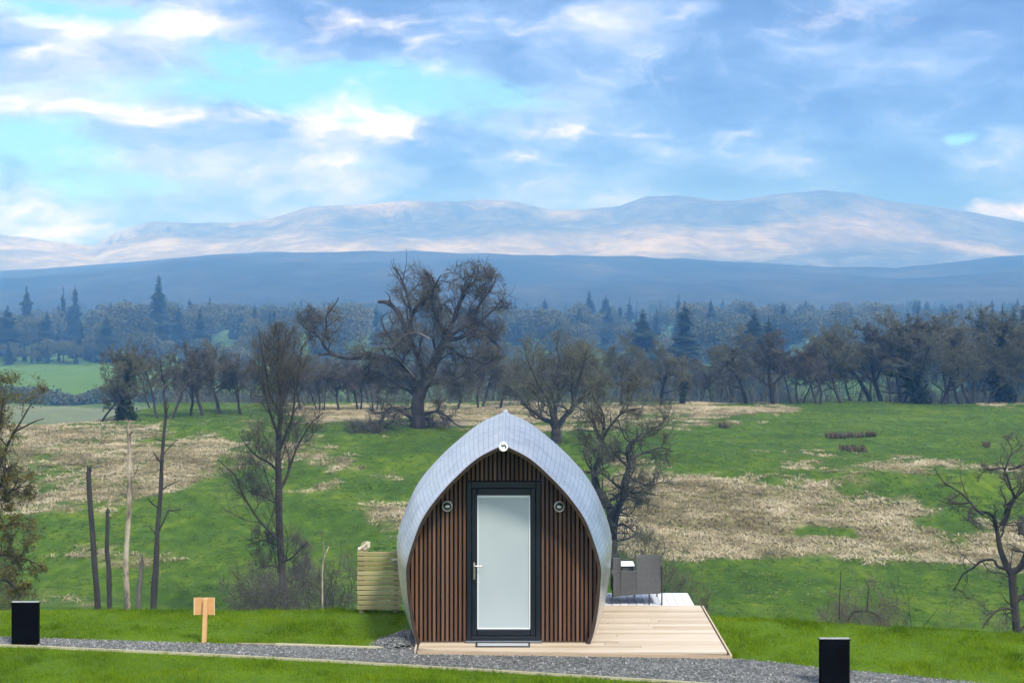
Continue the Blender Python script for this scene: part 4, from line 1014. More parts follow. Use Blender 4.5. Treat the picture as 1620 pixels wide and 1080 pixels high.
def tree_thing(name,label,cat,base,group=None):
    return tag(empty(name,base),label,cat,group)

# ---- generic bare field tree built at the origin, about 10 m tall
def bare_variant(seed,H=10.,spread=.42,lean=0.,stems=1,fork=.32,dens=1.,ivy=0,mat='twig',gnarl=.16,up=.05,bud=0,budmat='bud'):
    global rng
    keep=rng; rng=np.random.default_rng(seed)
    name='bare_tree'
    root=empty(name,(0,0,0))
    tr=MB(); limbs=[]; r=.024*H*.9/ (stems**.4)
    for s in range(stems):
        a=rng.uniform(0,6.28); off=np.array([math.cos(a),math.sin(a),0])*(.0 if stems==1 else .05*H)
        dirv=np.array([lean+rng.normal(0,.08)+(off[0]*.5/H*3 if stems>1 else 0),rng.normal(0,.08)+(off[1]*.5/H*3 if stems>1 else 0),1.])
        top=H*rng.uniform(.55,.68); n=9; P=[off+np.array([0,0,-.8])]; d=unit(dirv)
        for k in range(n):
            d=unit(d+np.array([rng.normal(0,gnarl*.55),rng.normal(0,gnarl*.55),.10])); P.append(P[-1]+d*(top+.8)/n)
        P=np.array(P); Rr=np.linspace(r,r*.35,10); Rr[0]*=1.5
        tr.tubes(P,Rr,7); limbs.append((P,Rr))
    L0=(np.array([resample(p,9) for p,_ in limbs]),np.array([np.interp(np.linspace(0,1,9),np.linspace(0,1,10),q) for _,q in limbs]))
    st=spawn(L0[0],L0[1],max(4,int(9/stems+1)),fork,1.,52,.62,.62,tlen=.45,jit=.25)
    Dd=st[1].copy(); Dd[:,2]=np.abs(Dd[:,2])*.5+.15
    P1,R1=grow(st[0],Dd,st[2]*spread*2.1,st[3],8,gnarl,up+.05,.3); tr.tubes(P1,R1,5)
    env=[(lean*H*.5,0,H*.60,H*spread*1.15,H*spread*1.15,H*.43)]
    cr=MB()
    lim=[(p,q) for p,q in zip(P1,R1)]+[(p[5:],q[5:]) for p,q in limbs]
    spec=[dict(n=7,lf=.55,ang=45,w=gnarl,up=up,K=6,s=4,rf=.6,rmin=.028,t0=.2),
          dict(n=6,lf=.55,ang=42,w=gnarl,up=up,K=4,s=3,rf=.6,rmin=.019,t0=.15),
          dict(n=int(7*dens),lf=.62,ang=42,w=.2,up=up*.6,K=3,s=3,rf=.6,rmin=.014,lab=1.35,t0=.1),
          dict(n=4,lf=.75,ang=42,w=.2,up=0.02,K=2,s=3,rf=.6,rmin=.010,lab=.8,t0=.1)]
    cr,tips=crown_from(lim,spec,env,bud=bud,mb=cr)
    zz=np.concatenate(cr.v)[:,2]; root['top']=float(np.percentile(zz,99.7))
    t=tr.build('trunk',M['bark'],root); c=cr.build('crown',M[mat],root)
    if ivy:
        mb=MB(); z=rng.uniform(0,.62*H,ivy); k=np.clip((z/(top))*9,0,8.9).astype(int); P=limbs[0][0]
        C=P[k]+rng.normal(0,.30,(ivy,3)); C[:,2]+=rng.uniform(-.4,.4,ivy); mb.leaves(C,.16,rng.uniform(0,1,ivy)); mb.build('ivy',M['ivy'],t)
    if bud and tips is not None:
        mb=MB(); mb.leaves(tips+rng.normal(0,.05,tips.shape),.055,rng.uniform(0,1,len(tips))); mb.build('buds',M[budmat],c)
    rng=keep
    return root
VAR={}
def variants():
    VAR['oakish']=bare_variant(101,spread=.48,fork=.36,gnarl=.24,bud=900,mat='twig_olive')
    VAR['upright']=bare_variant(102,spread=.38,fork=.38,gnarl=.14,up=.10,mat='twig')
    VAR['leaning']=bare_variant(103,spread=.42,lean=-.42,fork=.4,gnarl=.2,mat='twig_olive',bud=1200)
    VAR['multi']=bare_variant(104,spread=.42,stems=3,fork=.40,gnarl=.24,mat='twig')
    VAR['dense']=bare_variant(105,spread=.42,fork=.16,gnarl=.2,dens=1.25,mat='twig_olive',ivy=1800,bud=900)
    VAR['red']=bare_variant(106,spread=.44,stems=2,fork=.34,gnarl=.18,mat='twig_red')
    VAR['round']=bare_variant(107,spread=.50,fork=.28,gnarl=.2,dens=1.2,mat='twig_olive',bud=1600)
# rows: px of trunk, base y, top y, variant, turn, label
ROW=[
 (158,666,598,'leaning',3.0,1.0,'small crooked bare tree at the bank\'s outer end beside the river flat'),
 (189,668,542,'dense',.4,.62,'tall narrow ivy-clad tree beside the bright green field'),
 (212,664,548,'dense',2.2,.8,'dark ivy-covered tree just inside the tall narrow ivy-clad one'),
 (263,661,546,'multi',1.0,.95,'spreading bare tree whose crooked fork stands above the tallest snag'),
 (302,657,552,'upright',4.,.8,'slim bare tree in the bank row, second on from the spreading forked one'),
 (322,657,540,'upright',1.7,.9,'tall slim bare tree with an upright crown in the middle of the bank row'),
 (350,655,538,'leaning',5.1,.9,'bare tree with a leaning trunk just outside the alder crown'),
 (378,655,560,'multi',2.6,.9,'low many-stemmed bare tree partly behind the alder crown'),
 (238,640,575,'round',1.,.9,'low dusky round tree behind the forked bank tree'),
 (432,652,560,'red',.3,1.0,'reddish bare tree behind the alder trunk'),
 (478,650,556,'upright',2.4,.9,'bare tree just clear of the alder crown, under the oak\'s long limb tip'),
 (505,648,575,'multi',3.4,.9,'low bushy tree below the bend of the oak\'s long limb'),
 (536,650,566,'upright',.9,.9,'straight bare tree below the oak\'s long horizontal limb'),
 (566,648,572,'red',5.0,1.0,'reddish bare tree below the thick base of the oak\'s long limb'),
 (598,650,580,'multi',.2,1.0,'low dark tree close in beside the oak trunk'),
 (722,648,572,'round',2.9,1.0,'olive round-crowned tree just behind the oak trunk on the pod side'),
 (758,646,556,'red',1.2,1.0,'brownish bare tree below the oak\'s widest crown'),
 (790,646,566,'oakish',4.2,1.0,'olive bare tree directly above the pod ridge'),
 (838,642,552,'oakish',.7,1.0,'olive spreading tree behind the forked tree above the pod roof'),
 (925,642,540,'round',2.0,1.0,'olive dome-crowned tree behind the forked tree above the pod roof'),
 (985,642,528,'round',5.2,1.05,'broad olive round tree with its crown below the blunt fir'),
 (1045,642,536,'oakish',3.3,1.0,'bare round tree at the gap where the mist opens'),
 (1080,640,580,'dense',.3,.8,'small green-tinged tree at the misty gap'),
 (1182,638,515,'oakish',1.1,1.0,'well-shaped bare tree with a dark trunk and low side limb, first after the misty gap'),
 (1225,639,520,'upright',2.8,1.15,'bare round tree second after the misty gap, crown touching its neighbour'),
 (1262,638,562,'multi',.5,1.1,'low bare tree in the dip between the misty gap pair and the leaning trunks'),
 (1300,638,545,'red',3.7,1.0,'tangled reddish bare tree at the foot of the leaning trunks'),
 (1334,637,509,'round',.1,1.0,'pale-topped broad tree beginning the long wood on the field edge'),
 (1380,636,505,'leaning',.35,1.05,'tree with a thick trunk leaning towards the pod at the field edge'),
 (1397,636,511,'upright',1.9,1.1,'bare tree with a slightly bent trunk next to the thick leaning trunk'),
 (1436,636,500,'multi',4.5,1.0,'bare tree between the leaning trunks and the tallest dark round crown'),
 (1458,635,490,'dense',2.6,1.1,'tallest dark round-crowned ivy tree on the field edge'),
 (1488,635,492,'round',3.9,1.0,'bright-topped round tree beside the tallest dark crown'),
 (1527,635,503,'multi',1.4,1.1,'wide bare tree with spreading limbs beside the bent stem'),
 (1560,635,530,'leaning',2.9,.9,'crooked bent-stemmed tree under the dark spruce tops'),
 (1596,634,488,'dense',.9,1.15,'big dark tree with a slanting trunk near the end of the field edge wood'),
 (1640,634,492,'round',2.2,1.1,'last big tree of the field edge wood, cut by the picture edge'),
]
def find_Y(px,py,y0=70,y1=240):
    ys=np.linspace(y0,y1,1200); _,yy=px_of((px-CX)*ys/F,ys,gz((px-CX)*ys/F,ys)); k=np.where((yy[:-1]-py)*(yy[1:]-py)<=0)[0]
    return float(ys[k[-1]]) if len(k) else float(ys[np.argmin(np.abs(yy-py))])
def rows():
    used=set()
    for px,by,ty,v,tz,wx,lab in ROW:
        Y=find_Y(px,by,110,184) if px>230 else 148.
        if px<230: Y=141.
        X=(px-CX)*Y/F; z=float(gz(X,Y)); H=CZ+(HY-ty)*Y/F-z; wx*=1.16
        r=VAR[v]; s=H/r['top']
        if v in used: r=copy_thing(r,(X,Y,z),tz,(s*wx,s*wx,s),lab)
        else: r.location=(X,Y,z); r.rotation_euler=(0,0,tz); r.scale=(s*wx,s*wx,s); used.add(v)
        tag(r,lab,'tree','bare trees along the top of the far bank')
    # a second misty rank beyond, seen between the trunks
    sec=[(1110,.62,'upright'),(1138,.7,'multi'),(1158,.75,'round'),(1205,.8,'round'),(1285,.9,'oakish'),(1358,.9,'multi'),(1415,.9,'round'),(1510,.95,'upright'),(1580,.95,'multi'),
         (450,.75,'multi'),(490,.8,'round'),(520,.7,'red'),(555,.75,'upright'),(585,.7,'oakish'),(700,.75,'multi'),(740,.8,'upright'),(775,.8,'round'),(815,.75,'oakish'),(860,.8,'multi'),(905,.8,'upright'),(955,.8,'multi'),(1015,.85,'round'),(1060,.75,'upright'),(285,.75,'oakish'),(340,.75,'round'),(395,.7,'multi')]
    where={1110:'in the misty gap, outermost',1138:'in the middle of the misty gap',1158:'in the mist just before the well-shaped bare tree'}
    words_=['first','second','third','fourth','fifth','sixth','seventh','eighth','ninth','tenth','eleventh']
    cnt={'r':0,'c':0,'l':0}
    for k,(px,s,v) in enumerate(sec):
        Y=rng.uniform(203,228); X=(px-CX)*Y/F; z=float(gz(X,Y))
        # grow tall enough to show above the edge of the plateau
        H=(CZ+(HY-(560 if px<1100 else 548))*Y/F-z)*s/.8*rng.uniform(.95,1.05); H=min(H,CZ+(HY-525)*Y/F-z)
        if px in where: lab='thin hazy bare tree '+where[px]
        elif px>1165: lab='hazy tree behind the field edge wood, %s along from the misty gap'%words_[cnt['r']]; cnt['r']+=1
        elif px<430: lab='hazy tree behind the bank row, %s along from the bright green field'%words_[cnt['l']]; cnt['l']+=1
        elif px<690: lab='hazy tree behind the oak\'s long limb, %s along from the alder'%words_[cnt['c']]; cnt['c']+=1
        else: cnt['d']=cnt.get('d',0)+1; lab='hazy tree behind the pod-side bank row, %s along from the oak trunk'%words_[cnt['d']-1]
        r=copy_thing(VAR[v],(X,Y,z),rng.uniform(0,6.28),(H/VAR[v]['top']*1.15,H/VAR[v]['top']*1.15,H/VAR[v]['top']),lab); tag(r,lab,'tree','hazy trees of the second rank')

# ---- the big oak
def oak():
    Y=132.; bx,by=665,700
    L1=[ # pixels, width start, width end, depth drift
     ([(668,722),(665,696),(661,658),(662,631),(675,601),(690,566),(703,540)],33,17,0),
     ([(703,540),(716,510),(729,474),(738,455),(752,444),(757,420)],13,2.5,.3),
     ([(703,540),(700,522),(690,495),(684,474),(688,456),(700,435)],9,2,-.8),
     ([(706,537),(726,535),(749,520),(768,502),(785,485),(797,470)],11,2,.6),
     ([(735,528),(755,520),(768,532),(783,543),(796,560)],6,2,1.),
     ([(703,545),(728,560),(750,566),(768,572),(785,566)],7,2,-.9),
     ([(705,540),(722,524),(741,512),(760,480),(778,455),(785,440)],9,2,-.3),
     ([(662,625),(655,602),(640,585),(622,570),(607,566),(590,563),(563,565),(542,564),(524,559),(508,560)],19,4,-.4),
     ([(535,563),(524,556),(513,542),(517,528),(520,516),(521,498),(533,483),(541,470)],7,2,-.5,-.7),
     ([(514,542),(507,535),(498,527),(485,521),(477,514),(474,501),(466,492)],5,1.6,.6,-.7),
     ([(676,598),(664,570),(652,545),(648,521),(650,500),(648,485),(641,459),(634,440),(622,422)],13,2,.2),
     ([(650,500),(658,486),(667,474),(680,464),(689,452),(684,436)],6,1.6,-.5),
     ([(652,548),(640,520),(630,497),(620,486),(612,477)],10,8,.5),
     ([(616,482),(608,478),(596,478)],9,6,.3,.5),
     ([(617,480),(615,468),(608,461)],3,1.2,.0,.5),
     ([(660,600),(640,575),(622,552),(630,540),(640,530),(655,524),(668,525),(684,533)],6,3,-1.0),
     ([(640,560),(620,540),(605,520),(600,505),(610,495)],6,2,.9),
     ([(661,660),(645,655),(628,644),(613,648),(606,664),(602,677),(588,685),(578,697)],10,2,-.8),
     ([(606,664),(590,668),(575,672),(560,680),(545,684)],5,1.6,-1.2),
     ([(668,660),(685,668),(694,680),(698,700),(708,712)],8,2,.9),
     ([(672,655),(690,650),(705,655),(722,668),(735,672)],7,2,-.6),
     ([(664,640),(648,620),(630,612),(610,600),(596,590)],7,2,.7),
     ([(675,610),(700,604),(722,600),(745,590),(760,600)],8,2,.8),
     ([(590,563),(585,575),(583,590),(588,602)],6,2,.2),
    ]
    limbs=[(p,q*.8) for p,q in traced(Y,L1,.35)]
    base=((668-CX)*Y/F,Y,float(gz((668-CX)*Y/F,Y)))
    root=tree_thing('oak_tree','huge old gnarled bare oak with a long level limb and a broken stub','tree',base)
    tr=MB(); limb_tubes(tr,limbs,9)
    cr=MB(); m=Y/F
    def E(x,y,rx,ry,d=0,rd=6): return ((x-CX)*m,Y+d,CZ+(HY-y)*m,rx*m,rd,ry*m)
    env=[E(745,490,66,82,0,6),E(650,470,46,62,0,5),E(690,560,105,60,0,7),E(500,515,50,44,-.5,4),E(590,560,75,35,0,4),E(655,620,95,55,0,6),E(630,670,95,26,0,5),E(785,545,32,45)]
    spec=[dict(n=10,lf=.36,ang=55,w=.26,up=.03,K=7,s=5,rf=.5,rmin=.035,rmax=.11,t0=.15,lab=3.4,trunk=True,tlen=.2),
          dict(n=9,lf=.6,ang=48,w=.26,up=.03,K=5,s=4,rf=.5,rmin=.026,rmax=.05,t0=.12,trunk=True),
          dict(n=7,lf=.72,ang=42,w=.22,up=.02,K=4,s=3,rf=.6,rmin=.016,lab=1.3,t0=.15),
          dict(n=5,lf=.72,ang=42,w=.2,up=.0,K=3,s=3,rf=.6,rmin=.011,lab=.75,t0=.15)]
    cr,tips=crown_from([l for i,l in enumerate(limbs) if i not in (12,13,14)],spec,env,bud=5000,mb=cr,trunk_mb=tr)
    tr.build('trunk',M['bark'],root); c=cr.build('crown',M['twig'],root)
    mb=MB(); mb.leaves(tips+rng.normal(0,.06,tips.shape),.05,rng.uniform(0,1,len(tips))); mb.build('buds',M['bud'],c)
    # pale barkless limb
    mb=MB(); limb_tubes(mb,[(limbs[15][0]+np.array([0,-.35,0]),limbs[15][1]*.5)],6); mb.build('bleached_limb',M['bark_pale'],root)

def alder():
    Y=70.
    L1=[([(452,1010),(450,952),(446,900),(443,854),(441,800),(441,760),(440,720),(441,685)],18,10,0),
        ([(441,690),(444,650),(440,608),(437,570),(438,532)],9,3,.3),
        ([(446,858),(430,842),(412,821),(398,798),(385,772),(378,750),(366,736),(352,722)],5.5,1.6,-.6),
        ([(442,778),(452,755),(462,722),(474,695),(488,672),(505,657)],6,2,.8),
        ([(440,745),(428,730),(412,718),(402,705),(394,690)],5,1.5,-.9),
        ([(441,715),(452,690),(464,660),(470,620),(468,590)],6,2,-.5),
        ([(440,690),(430,665),(420,636),(412,600),(410,560)],6,2,.5),
        ([(441,660),(450,630),(458,595),(470,560),(480,530)],5,1.5,.9),
        ([(440,650),(428,620),(425,585),(420,550),(418,520)],5,1.5,-.8),
        ([(438,600),(446,570),(452,545),(455,520)],4,1.3,-.2),
        ([(450,905),(430,898),(405,905),(385,915)],4,1.4,.9),
        ([(452,940),(425,938),(400,932),(382,938),(370,950)],4.5,1.5,-.7),
        ([(450,870),(432,862),(410,858),(395,866)],3.5,1.2,.5),
        ([(446,890),(465,878),(480,862),(492,850)],4,1.3,-.6),
        ([(450,925),(468,915),(480,900)],4,1.3,.6),
        ([(441,800),(425,790),(405,780),(392,768)],3,1,.2)]
    limbs=[(p,q*.85) for p,q in traced(Y,L1,.5)]; bx=(452-CX)*Y/F; base=(bx,Y,float(gz(bx,Y)))
    root=tree_thing('alder_tree','tall bare alder with a straight dark trunk, between the snags and the oak','tree',base)
    for l in limbs[:1]: l[0][0][2]=base[2]-.4
    tr=MB(); limb_tubes(tr,limbs,9); m=Y/F
    def E(x,y,rx,ry,rd=2.2): return ((x-CX)*m,Y,CZ+(HY-y)*m,rx*m,rd,ry*m)
    env=[E(447,602,74,94),E(440,700,85,80),E(400,770,60,70),E(430,880,75,60),E(450,930,90,30)]
    spec=[dict(n=11,lf=.36,ang=42,w=.15,up=.12,K=7,s=5,rf=.38,rmin=.014,rmax=.035,t0=.15,lab=2.6,trunk=True,tlen=.2),
          dict(n=8,lf=.8,ang=44,w=.13,up=.08,K=5,s=3,rf=.55,rmin=.011,t0=.2,lab=1.8,trunk=True),
          dict(n=6,lf=.75,ang=42,w=.14,up=.05,K=4,s=3,rf=.6,rmin=.0065,lab=1.0,t0=.2),
          dict(n=3,lf=.75,ang=42,w=.16,up=.03,K=3,s=3,rf=.6,rmin=.0045,lab=.65,t0=.2)]
    cr,tips=crown_from(limbs,spec,env,bud=5000,mb=MB(),trunk_mb=tr)
    tr.build('trunk',M['bark'],root); c=cr.build('crown',M['twig'],root)
    mb=MB(); mb.leaves(tips[:2500],.02,rng.uniform(0,1,len(tips[:2500]))); mb.build('catkins',M['twig_red'],c)

def gnarled(name,label,Y,L1,envpx,spec,base_px,mat='twig',trunkmat='bark',bud=0,budsize=.03,budmat='bud',leaf='buds',cat='tree',group=None,rd=3.,zb=None):
    limbs=traced(Y,L1,.5); bx=(base_px-CX)*Y/F; z=float(gz(bx,Y)); limbs[0][0][0][2]=min(limbs[0][0][0][2],z-.3)
    root=tree_thing(name,label,cat,(bx,Y,z),group)
    tr=MB(); limb_tubes(tr,limbs,8); m=Y/F
    env=[((x-CX)*m,Y,CZ+(HY-y)*m,rx*m,rd,ry*m) for x,y,rx,ry in envpx]
    cr,tips=crown_from(limbs,spec,env,bud=bud,mb=MB(),trunk_mb=tr)
    tr.build('trunk',M[trunkmat],root); c=cr.build('crown',M[mat],root)
    if bud: mb=MB(); mb.leaves(tips+rng.normal(0,budsize,tips.shape),budsize,rng.uniform(0,1,len(tips))); mb.build(leaf,M[budmat],c)
    return root
def spec_near(k=1.,gn=.24,n=(7,7,6,4),r=1.):
    return [dict(n=n[0],lf=.40,ang=50,w=gn,up=.05,K=7,s=5,rf=.5,rmin=.02*r,t0=.15,lab=2.6*k,trunk=True,tlen=.2),
            dict(n=n[1]-1,lf=.72,ang=45,w=gn,up=.04,K=6,s=4,rf=.55,rmin=.014*r,t0=.12,lab=1.8*k,trunk=True),
            dict(n=n[2]-1,lf=.75,ang=43,w=gn*.8,up=.02,K=4,s=3,rf=.6,rmin=.0085*r,lab=1.05*k,t0=.1),
            dict(n=n[3],lf=.75,ang=43,w=.2,up=.0,K=3,s=3,rf=.6,rmin=.006*r,lab=.6*k,t0=.1)]
def near_trees():
    gnarled('forked_tree','bare dark forked tree rising just behind the pod ridge','' or 122.,[
        ([(884,730),(880,700),(880,686),(879,672)],19,15,0),
        ([(878,680),(872,668),(860,664),(848,655),(836,648),(824,634),(812,622),(800,606)],9,2,.8),
        ([(878,676),(873,655),(867,630),(852,606),(842,585),(835,570)],8,2,-.4),
        ([(880,676),(878,650),(884,622),(880,596),(885,570),(880,548)],9,2,.2),
        ([(882,676),(893,658),(906,643),(908,622),(915,598),(922,575),(926,552)],10,2,-.6),
        ([(906,643),(922,632),(935,622),(944,606),(948,590)],6,1.8,.6),
        ([(867,630),(860,612),(852,596),(856,575)],5,1.5,.9),
        ([(884,622),(896,604),(900,580),(908,560)],5,1.5,.8)],
        [(875,590,88,72),(850,615,72,52),(920,600,62,70)],spec_near(1.3,.22,(9,8,6,4),1.5),884,mat='twig_olive',bud=9000,budsize=.05,rd=5)
    gnarled('twisted_tree','twisted bare black tree close behind the right flank of the pod',85.,[
        ([(966,900),(968,855),(968,830),(966,808),(952,788),(944,770),(940,749),(946,732),(950,718),(952,696)],20,8,0),
        ([(952,698),(946,684),(938,668),(930,655),(918,648),(905,640)],6,1.6,.8),
        ([(952,698),(959,682),(970,666),(981,653),(995,646),(1010,643)],6,1.8,-.5),
        ([(953,690),(956,665),(950,645),(940,630),(935,610)],5,1.6,.2),
        ([(981,653),(990,640),(998,622),(1010,606)],4,1.4,.6),
        ([(968,850),(972,816),(981,788),(990,749),(993,730),(990,706),(1000,690)],15,5,-.7),
        ([(993,732),(1010,722),(1030,716),(1052,712),(1070,720)],5,1.5,.8),
        ([(992,720),(980,712),(968,712),(960,722)],4,1.4,-.6),
        ([(996,700),(1015,694),(1030,682),(1048,672),(1062,655)],5,1.4,.4),
        ([(990,749),(1005,758),(1022,762),(1040,755)],4,1.3,-.9),
        ([(981,788),(996,778),(1010,786),(1024,800)],4,1.3,.5),
        ([(968,835),(985,828),(1002,838),(1018,850)],4,1.3,-.4),
        ([(940,749),(930,735),(925,718),(930,700)],4,1.3,.7)],
        [(975,640,78,60),(1010,680,95,60),(1010,740,85,55),(990,820,60,60),(930,680,45,50)],spec_near(1.,.28,(9,8,6,4),1.1),966,mat='twig_olive',bud=6000,budsize=.03,rd=3.5)
    gnarled('gnarled_tree','knotty half-bare tree with a forked trunk cut by the picture edge',56.,[
        ([(1610,1080),(1608,1000),(1605,960),(1602,925),(1601,905)],15,13,0),
        ([(1601,908),(1594,895),(1586,870),(1583,845),(1580,825),(1572,815),(1558,815)],12,4,.5),
        ([(1560,816),(1547,806),(1544,800),(1535,790),(1528,783),(1515,775),(1504,768),(1497,758),(1492,748)],5,1.6,.5,.3),
        ([(1542,803),(1534,812),(1531,820),(1540,830)],4,2,-.5,.3),
        ([(1538,797),(1520,800),(1505,800),(1494,795)],3,1,.6,.3),
        ([(1583,830),(1592,815),(1595,800),(1600,785),(1594,770),(1588,755),(1584,745)],8,3,-.4),
        ([(1590,760),(1590,748),(1595,735),(1600,725),(1605,712),(1600,700),(1594,692)],3.5,1.2,.3),
        ([(1593,740),(1580,742),(1570,745),(1562,750)],3,1,.4),
        ([(1595,742),(1608,738),(1618,730),(1630,722)],4,1.5,-.4),
        ([(1601,905),(1612,895),(1617,875),(1618,850),(1610,840),(1600,835)],11,4,-.6),
        ([(1612,845),(1620,832),(1634,826)],4,2,.3),
        ([(1588,800),(1600,790),(1610,775),(1628,760)],4,1.5,-.5),
        ([(1596,900),(1582,898),(1576,888),(1560,892),(1548,905),(1536,915),(1530,932),(1524,945)],5,1.5,.9),
        ([(1606,965),(1590,960),(1570,962),(1555,972),(1542,985)],5,2,-.6),
        ([(1604,955),(1620,945),(1640,930)],7,3,.3)],
        [(1560,790,75,55),(1600,740,55,60),(1540,930,60,50),(1620,850,40,90),(1590,960,80,30)],spec_near(.55,.26,(7,6,5,3),.7),1608,mat='twig',bud=1500,budsize=.018,rd=2.2)
    # leafy tree at the picture edge
    gnarled('leafing_tree','olive yellow leafing tree half cut off beside the nearer square bollard','' or 42.,[
        ([(-24,1150),(-22,1050),(-16,960),(-14,860),(-12,780),(-8,720)],16,9,0),
        ([(-10,760),(0,730),(10,700),(20,680),(30,660),(40,640)],7,2,.5),
        ([(-10,740),(-4,700),(6,665),(12,640),(18,615)],7,2,-.5),
        ([(20,684),(35,676),(50,668),(62,664)],4,1.4,.4),
        ([(-8,720),(-20,680),(-20,640),(-10,600)],6,2,.3),
        ([(-14,850),(5,835),(25,825),(45,820)],6,1.5,-.6),
        ([(-14,880),(4,880),(30,888),(50,900)],6,1.5,.6),
        ([(-15,820),(0,790),(20,775),(40,770)],5,1.5,.2),
        ([(-16,930),(5,915),(25,925),(45,935)],6,1.5,-.2),
        ([(-12,790),(5,770),(20,742),(36,728)],4,1.5,-.8)],
        [(15,625,52,42),(0,690,34,40),(10,770,45,40),(15,850,62,50),(15,920,58,45)],spec_near(.5,.24,(7,7,6,4),.6),-22,mat='twig_olive',bud=12000,budsize=.03,budmat='yolk',leaf='leaves',rd=2.0)

def snags():
    Y=68.
    g='dead standing trunks in the valley'
    def snag(label,pts,w0,w1,extra=(),mat='bark_grey'):
        bx=(pts[0][0]-CX)*Y/F; z=float(gz(bx,Y)); limbs=traced(Y,[(pts,w0,w1,0)],0); limbs[0][0][0][2]=z-.3
        root=tree_thing('dead_tree',label,'dead tree',(bx,Y,z),g)
        tr=MB(); limb_tubes(tr,limbs,9)
        # splintered top
        tip=limbs[0][0][-1]; r=limbs[0][1][-1]
        P0=tip+rng.normal(0,r*.5,(7,3))*[1,1,0]; D=np.c_[rng.normal(0,.2,(7,2)),np.ones(7)]; P,Rr=grow(P0,D,rng.uniform(.15,.5,7),np.full(7,r*.4),3,.05,0,.1); tr.tubes(P,Rr,4)
        tr.build('trunk',mat if not isinstance(mat,str) else M[mat],root)
        if extra:
            for e_ in traced(Y,list(extra),.6):
                mb=MB(); limb_tubes(mb,[e_],5); Ps=resample(e_[0],8)[None]; Rs=np.interp(np.linspace(0,1,8),np.linspace(0,1,5),e_[1])[None]
                st=spawn(Ps,Rs,2,.3,.95,50,.35,.6); P,Rr=grow(st[0],st[1],st[2],np.clip(st[3],.008,.03),4,.15,.02,.3); mb.tubes(P,Rr,4)
                mb.build('branch',M['bark'],root)
    snag('dark limbless dead trunk leaning slightly, outermost of the snags and nearest the leafing tree',[(155,1000),(154,950),(150,900),(146,840),(142,790),(140,746)],11,7.5,mat='bark')
    snag('thin dark dead trunk half as tall, next to the outermost snag',[(174,1000),(173,950),(172,900),(169,870),(170,830),(170,812)],10,6,mat='bark')
    snag('tall pale dead trunk with peeled bark in the middle of the snags',[(202,1000),(201,950),(199,890),(202,840),(205,780),(205,730),(204,690),(202,676)],10.5,6,[([(206,760),(210,752),(213,738)],2,1),([(204,690),(209,684),(213,681)],2.5,1)],mat='bark_pale')
    snag('short broken dead stump between the pale trunk and the branched snag',[(217,1000),(219,950),(222,915),(224,888)],9,7,mat='bark_grey')
    snag('tallest dark snag with a few short crooked side branches',[(242,1000),(243,950),(247,890),(249,840),(254,780),(256,730),(259,690),(262,660),(262,642)],12,4,
        [([(252,838),(262,818),(266,808),(276,806),(288,805)],3.5,1.2),([(266,812),(265,803),(263,798)],2,1),([(247,848),(240,842),(228,835)],3,1.2),([(250,802),(243,794),(239,784)],3,1.4),([(254,778),(262,770),(276,764),(282,760)],2.5,1),([(256,735),(250,722),(245,712)],2.5,1.2),([(258,720),(264,710),(272,702),(277,696)],2,.8),([(259,700),(253,694),(248,692)],2,.8),([(262,650),(258,642),(254,636)],2,.8),([(262,655),(268,645),(272,638)],2,.8),([(257,725),(262,728),(266,722)],2,1)],mat='bark')

def bush(label,px,top,Yd,wpx,n=900,mat='twig',name='bare_bush',base=None,bud=0,group='bare bushes along the valley bottom',seedlimbs=10,arch=.06):
    bx=(px-CX)*Yd/F; z=float(gz(bx,Yd)); H=CZ+(HY-top)*Yd/F-z; W=wpx*Yd/F
    root=tree_thing(name,label,'bush',(bx,Yd,z),group)
    N=seedlimbs; N=int(N*1.1); P0=np.c_[bx+rng.uniform(-.55,.55,N)*W,Yd+rng.uniform(-.5,.5,N)*W*.6,np.full(N,z-.2)]; P0[:,2]=gz(P0[:,0],P0[:,1])-.2
    D=np.c_[(P0[:,0]-bx)/W*.5+rng.normal(0,.16,N),rng.normal(0,.3,N),np.ones(N)]
    P,Rr=grow(P0,D,rng.uniform(.55,.92,N)*(H+.2),rng.uniform(.010,.020,N)*H/2.6,9,.16,.02,.3)
    mb=MB(); mb.tubes(P,Rr,5)
    env=[(bx,Yd,z+H*.5,W*.72,W*.7,H*.56)]
    spec=[dict(n=10,lf=.5,ang=48,w=.2,up=arch,K=6,s=4,rf=.5,rmin=.010,t0=.25,tlen=.3,lab=2.2),dict(n=9,lf=.55,ang=45,w=.18,up=.03,K=4,s=3,rf=.55,rmin=.008,t0=.08),dict(n=7,lf=.65,ang=45,w=.18,up=.01,K=3,s=3,rf=.6,rmin=.0065,lab=.8,t0=.1)]
    cr,tips=crown_from([(a,b) for a,b in zip(P,Rr)],spec,env,bud=bud,mb=MB())
    mb.build('stems',M['bark'],root); c=cr.build('twigs',M[mat],root)
    if bud: mb=MB(); mb.leaves(tips,.03,rng.uniform(0,1,len(tips))); mb.build('buds',M['bud'],c)
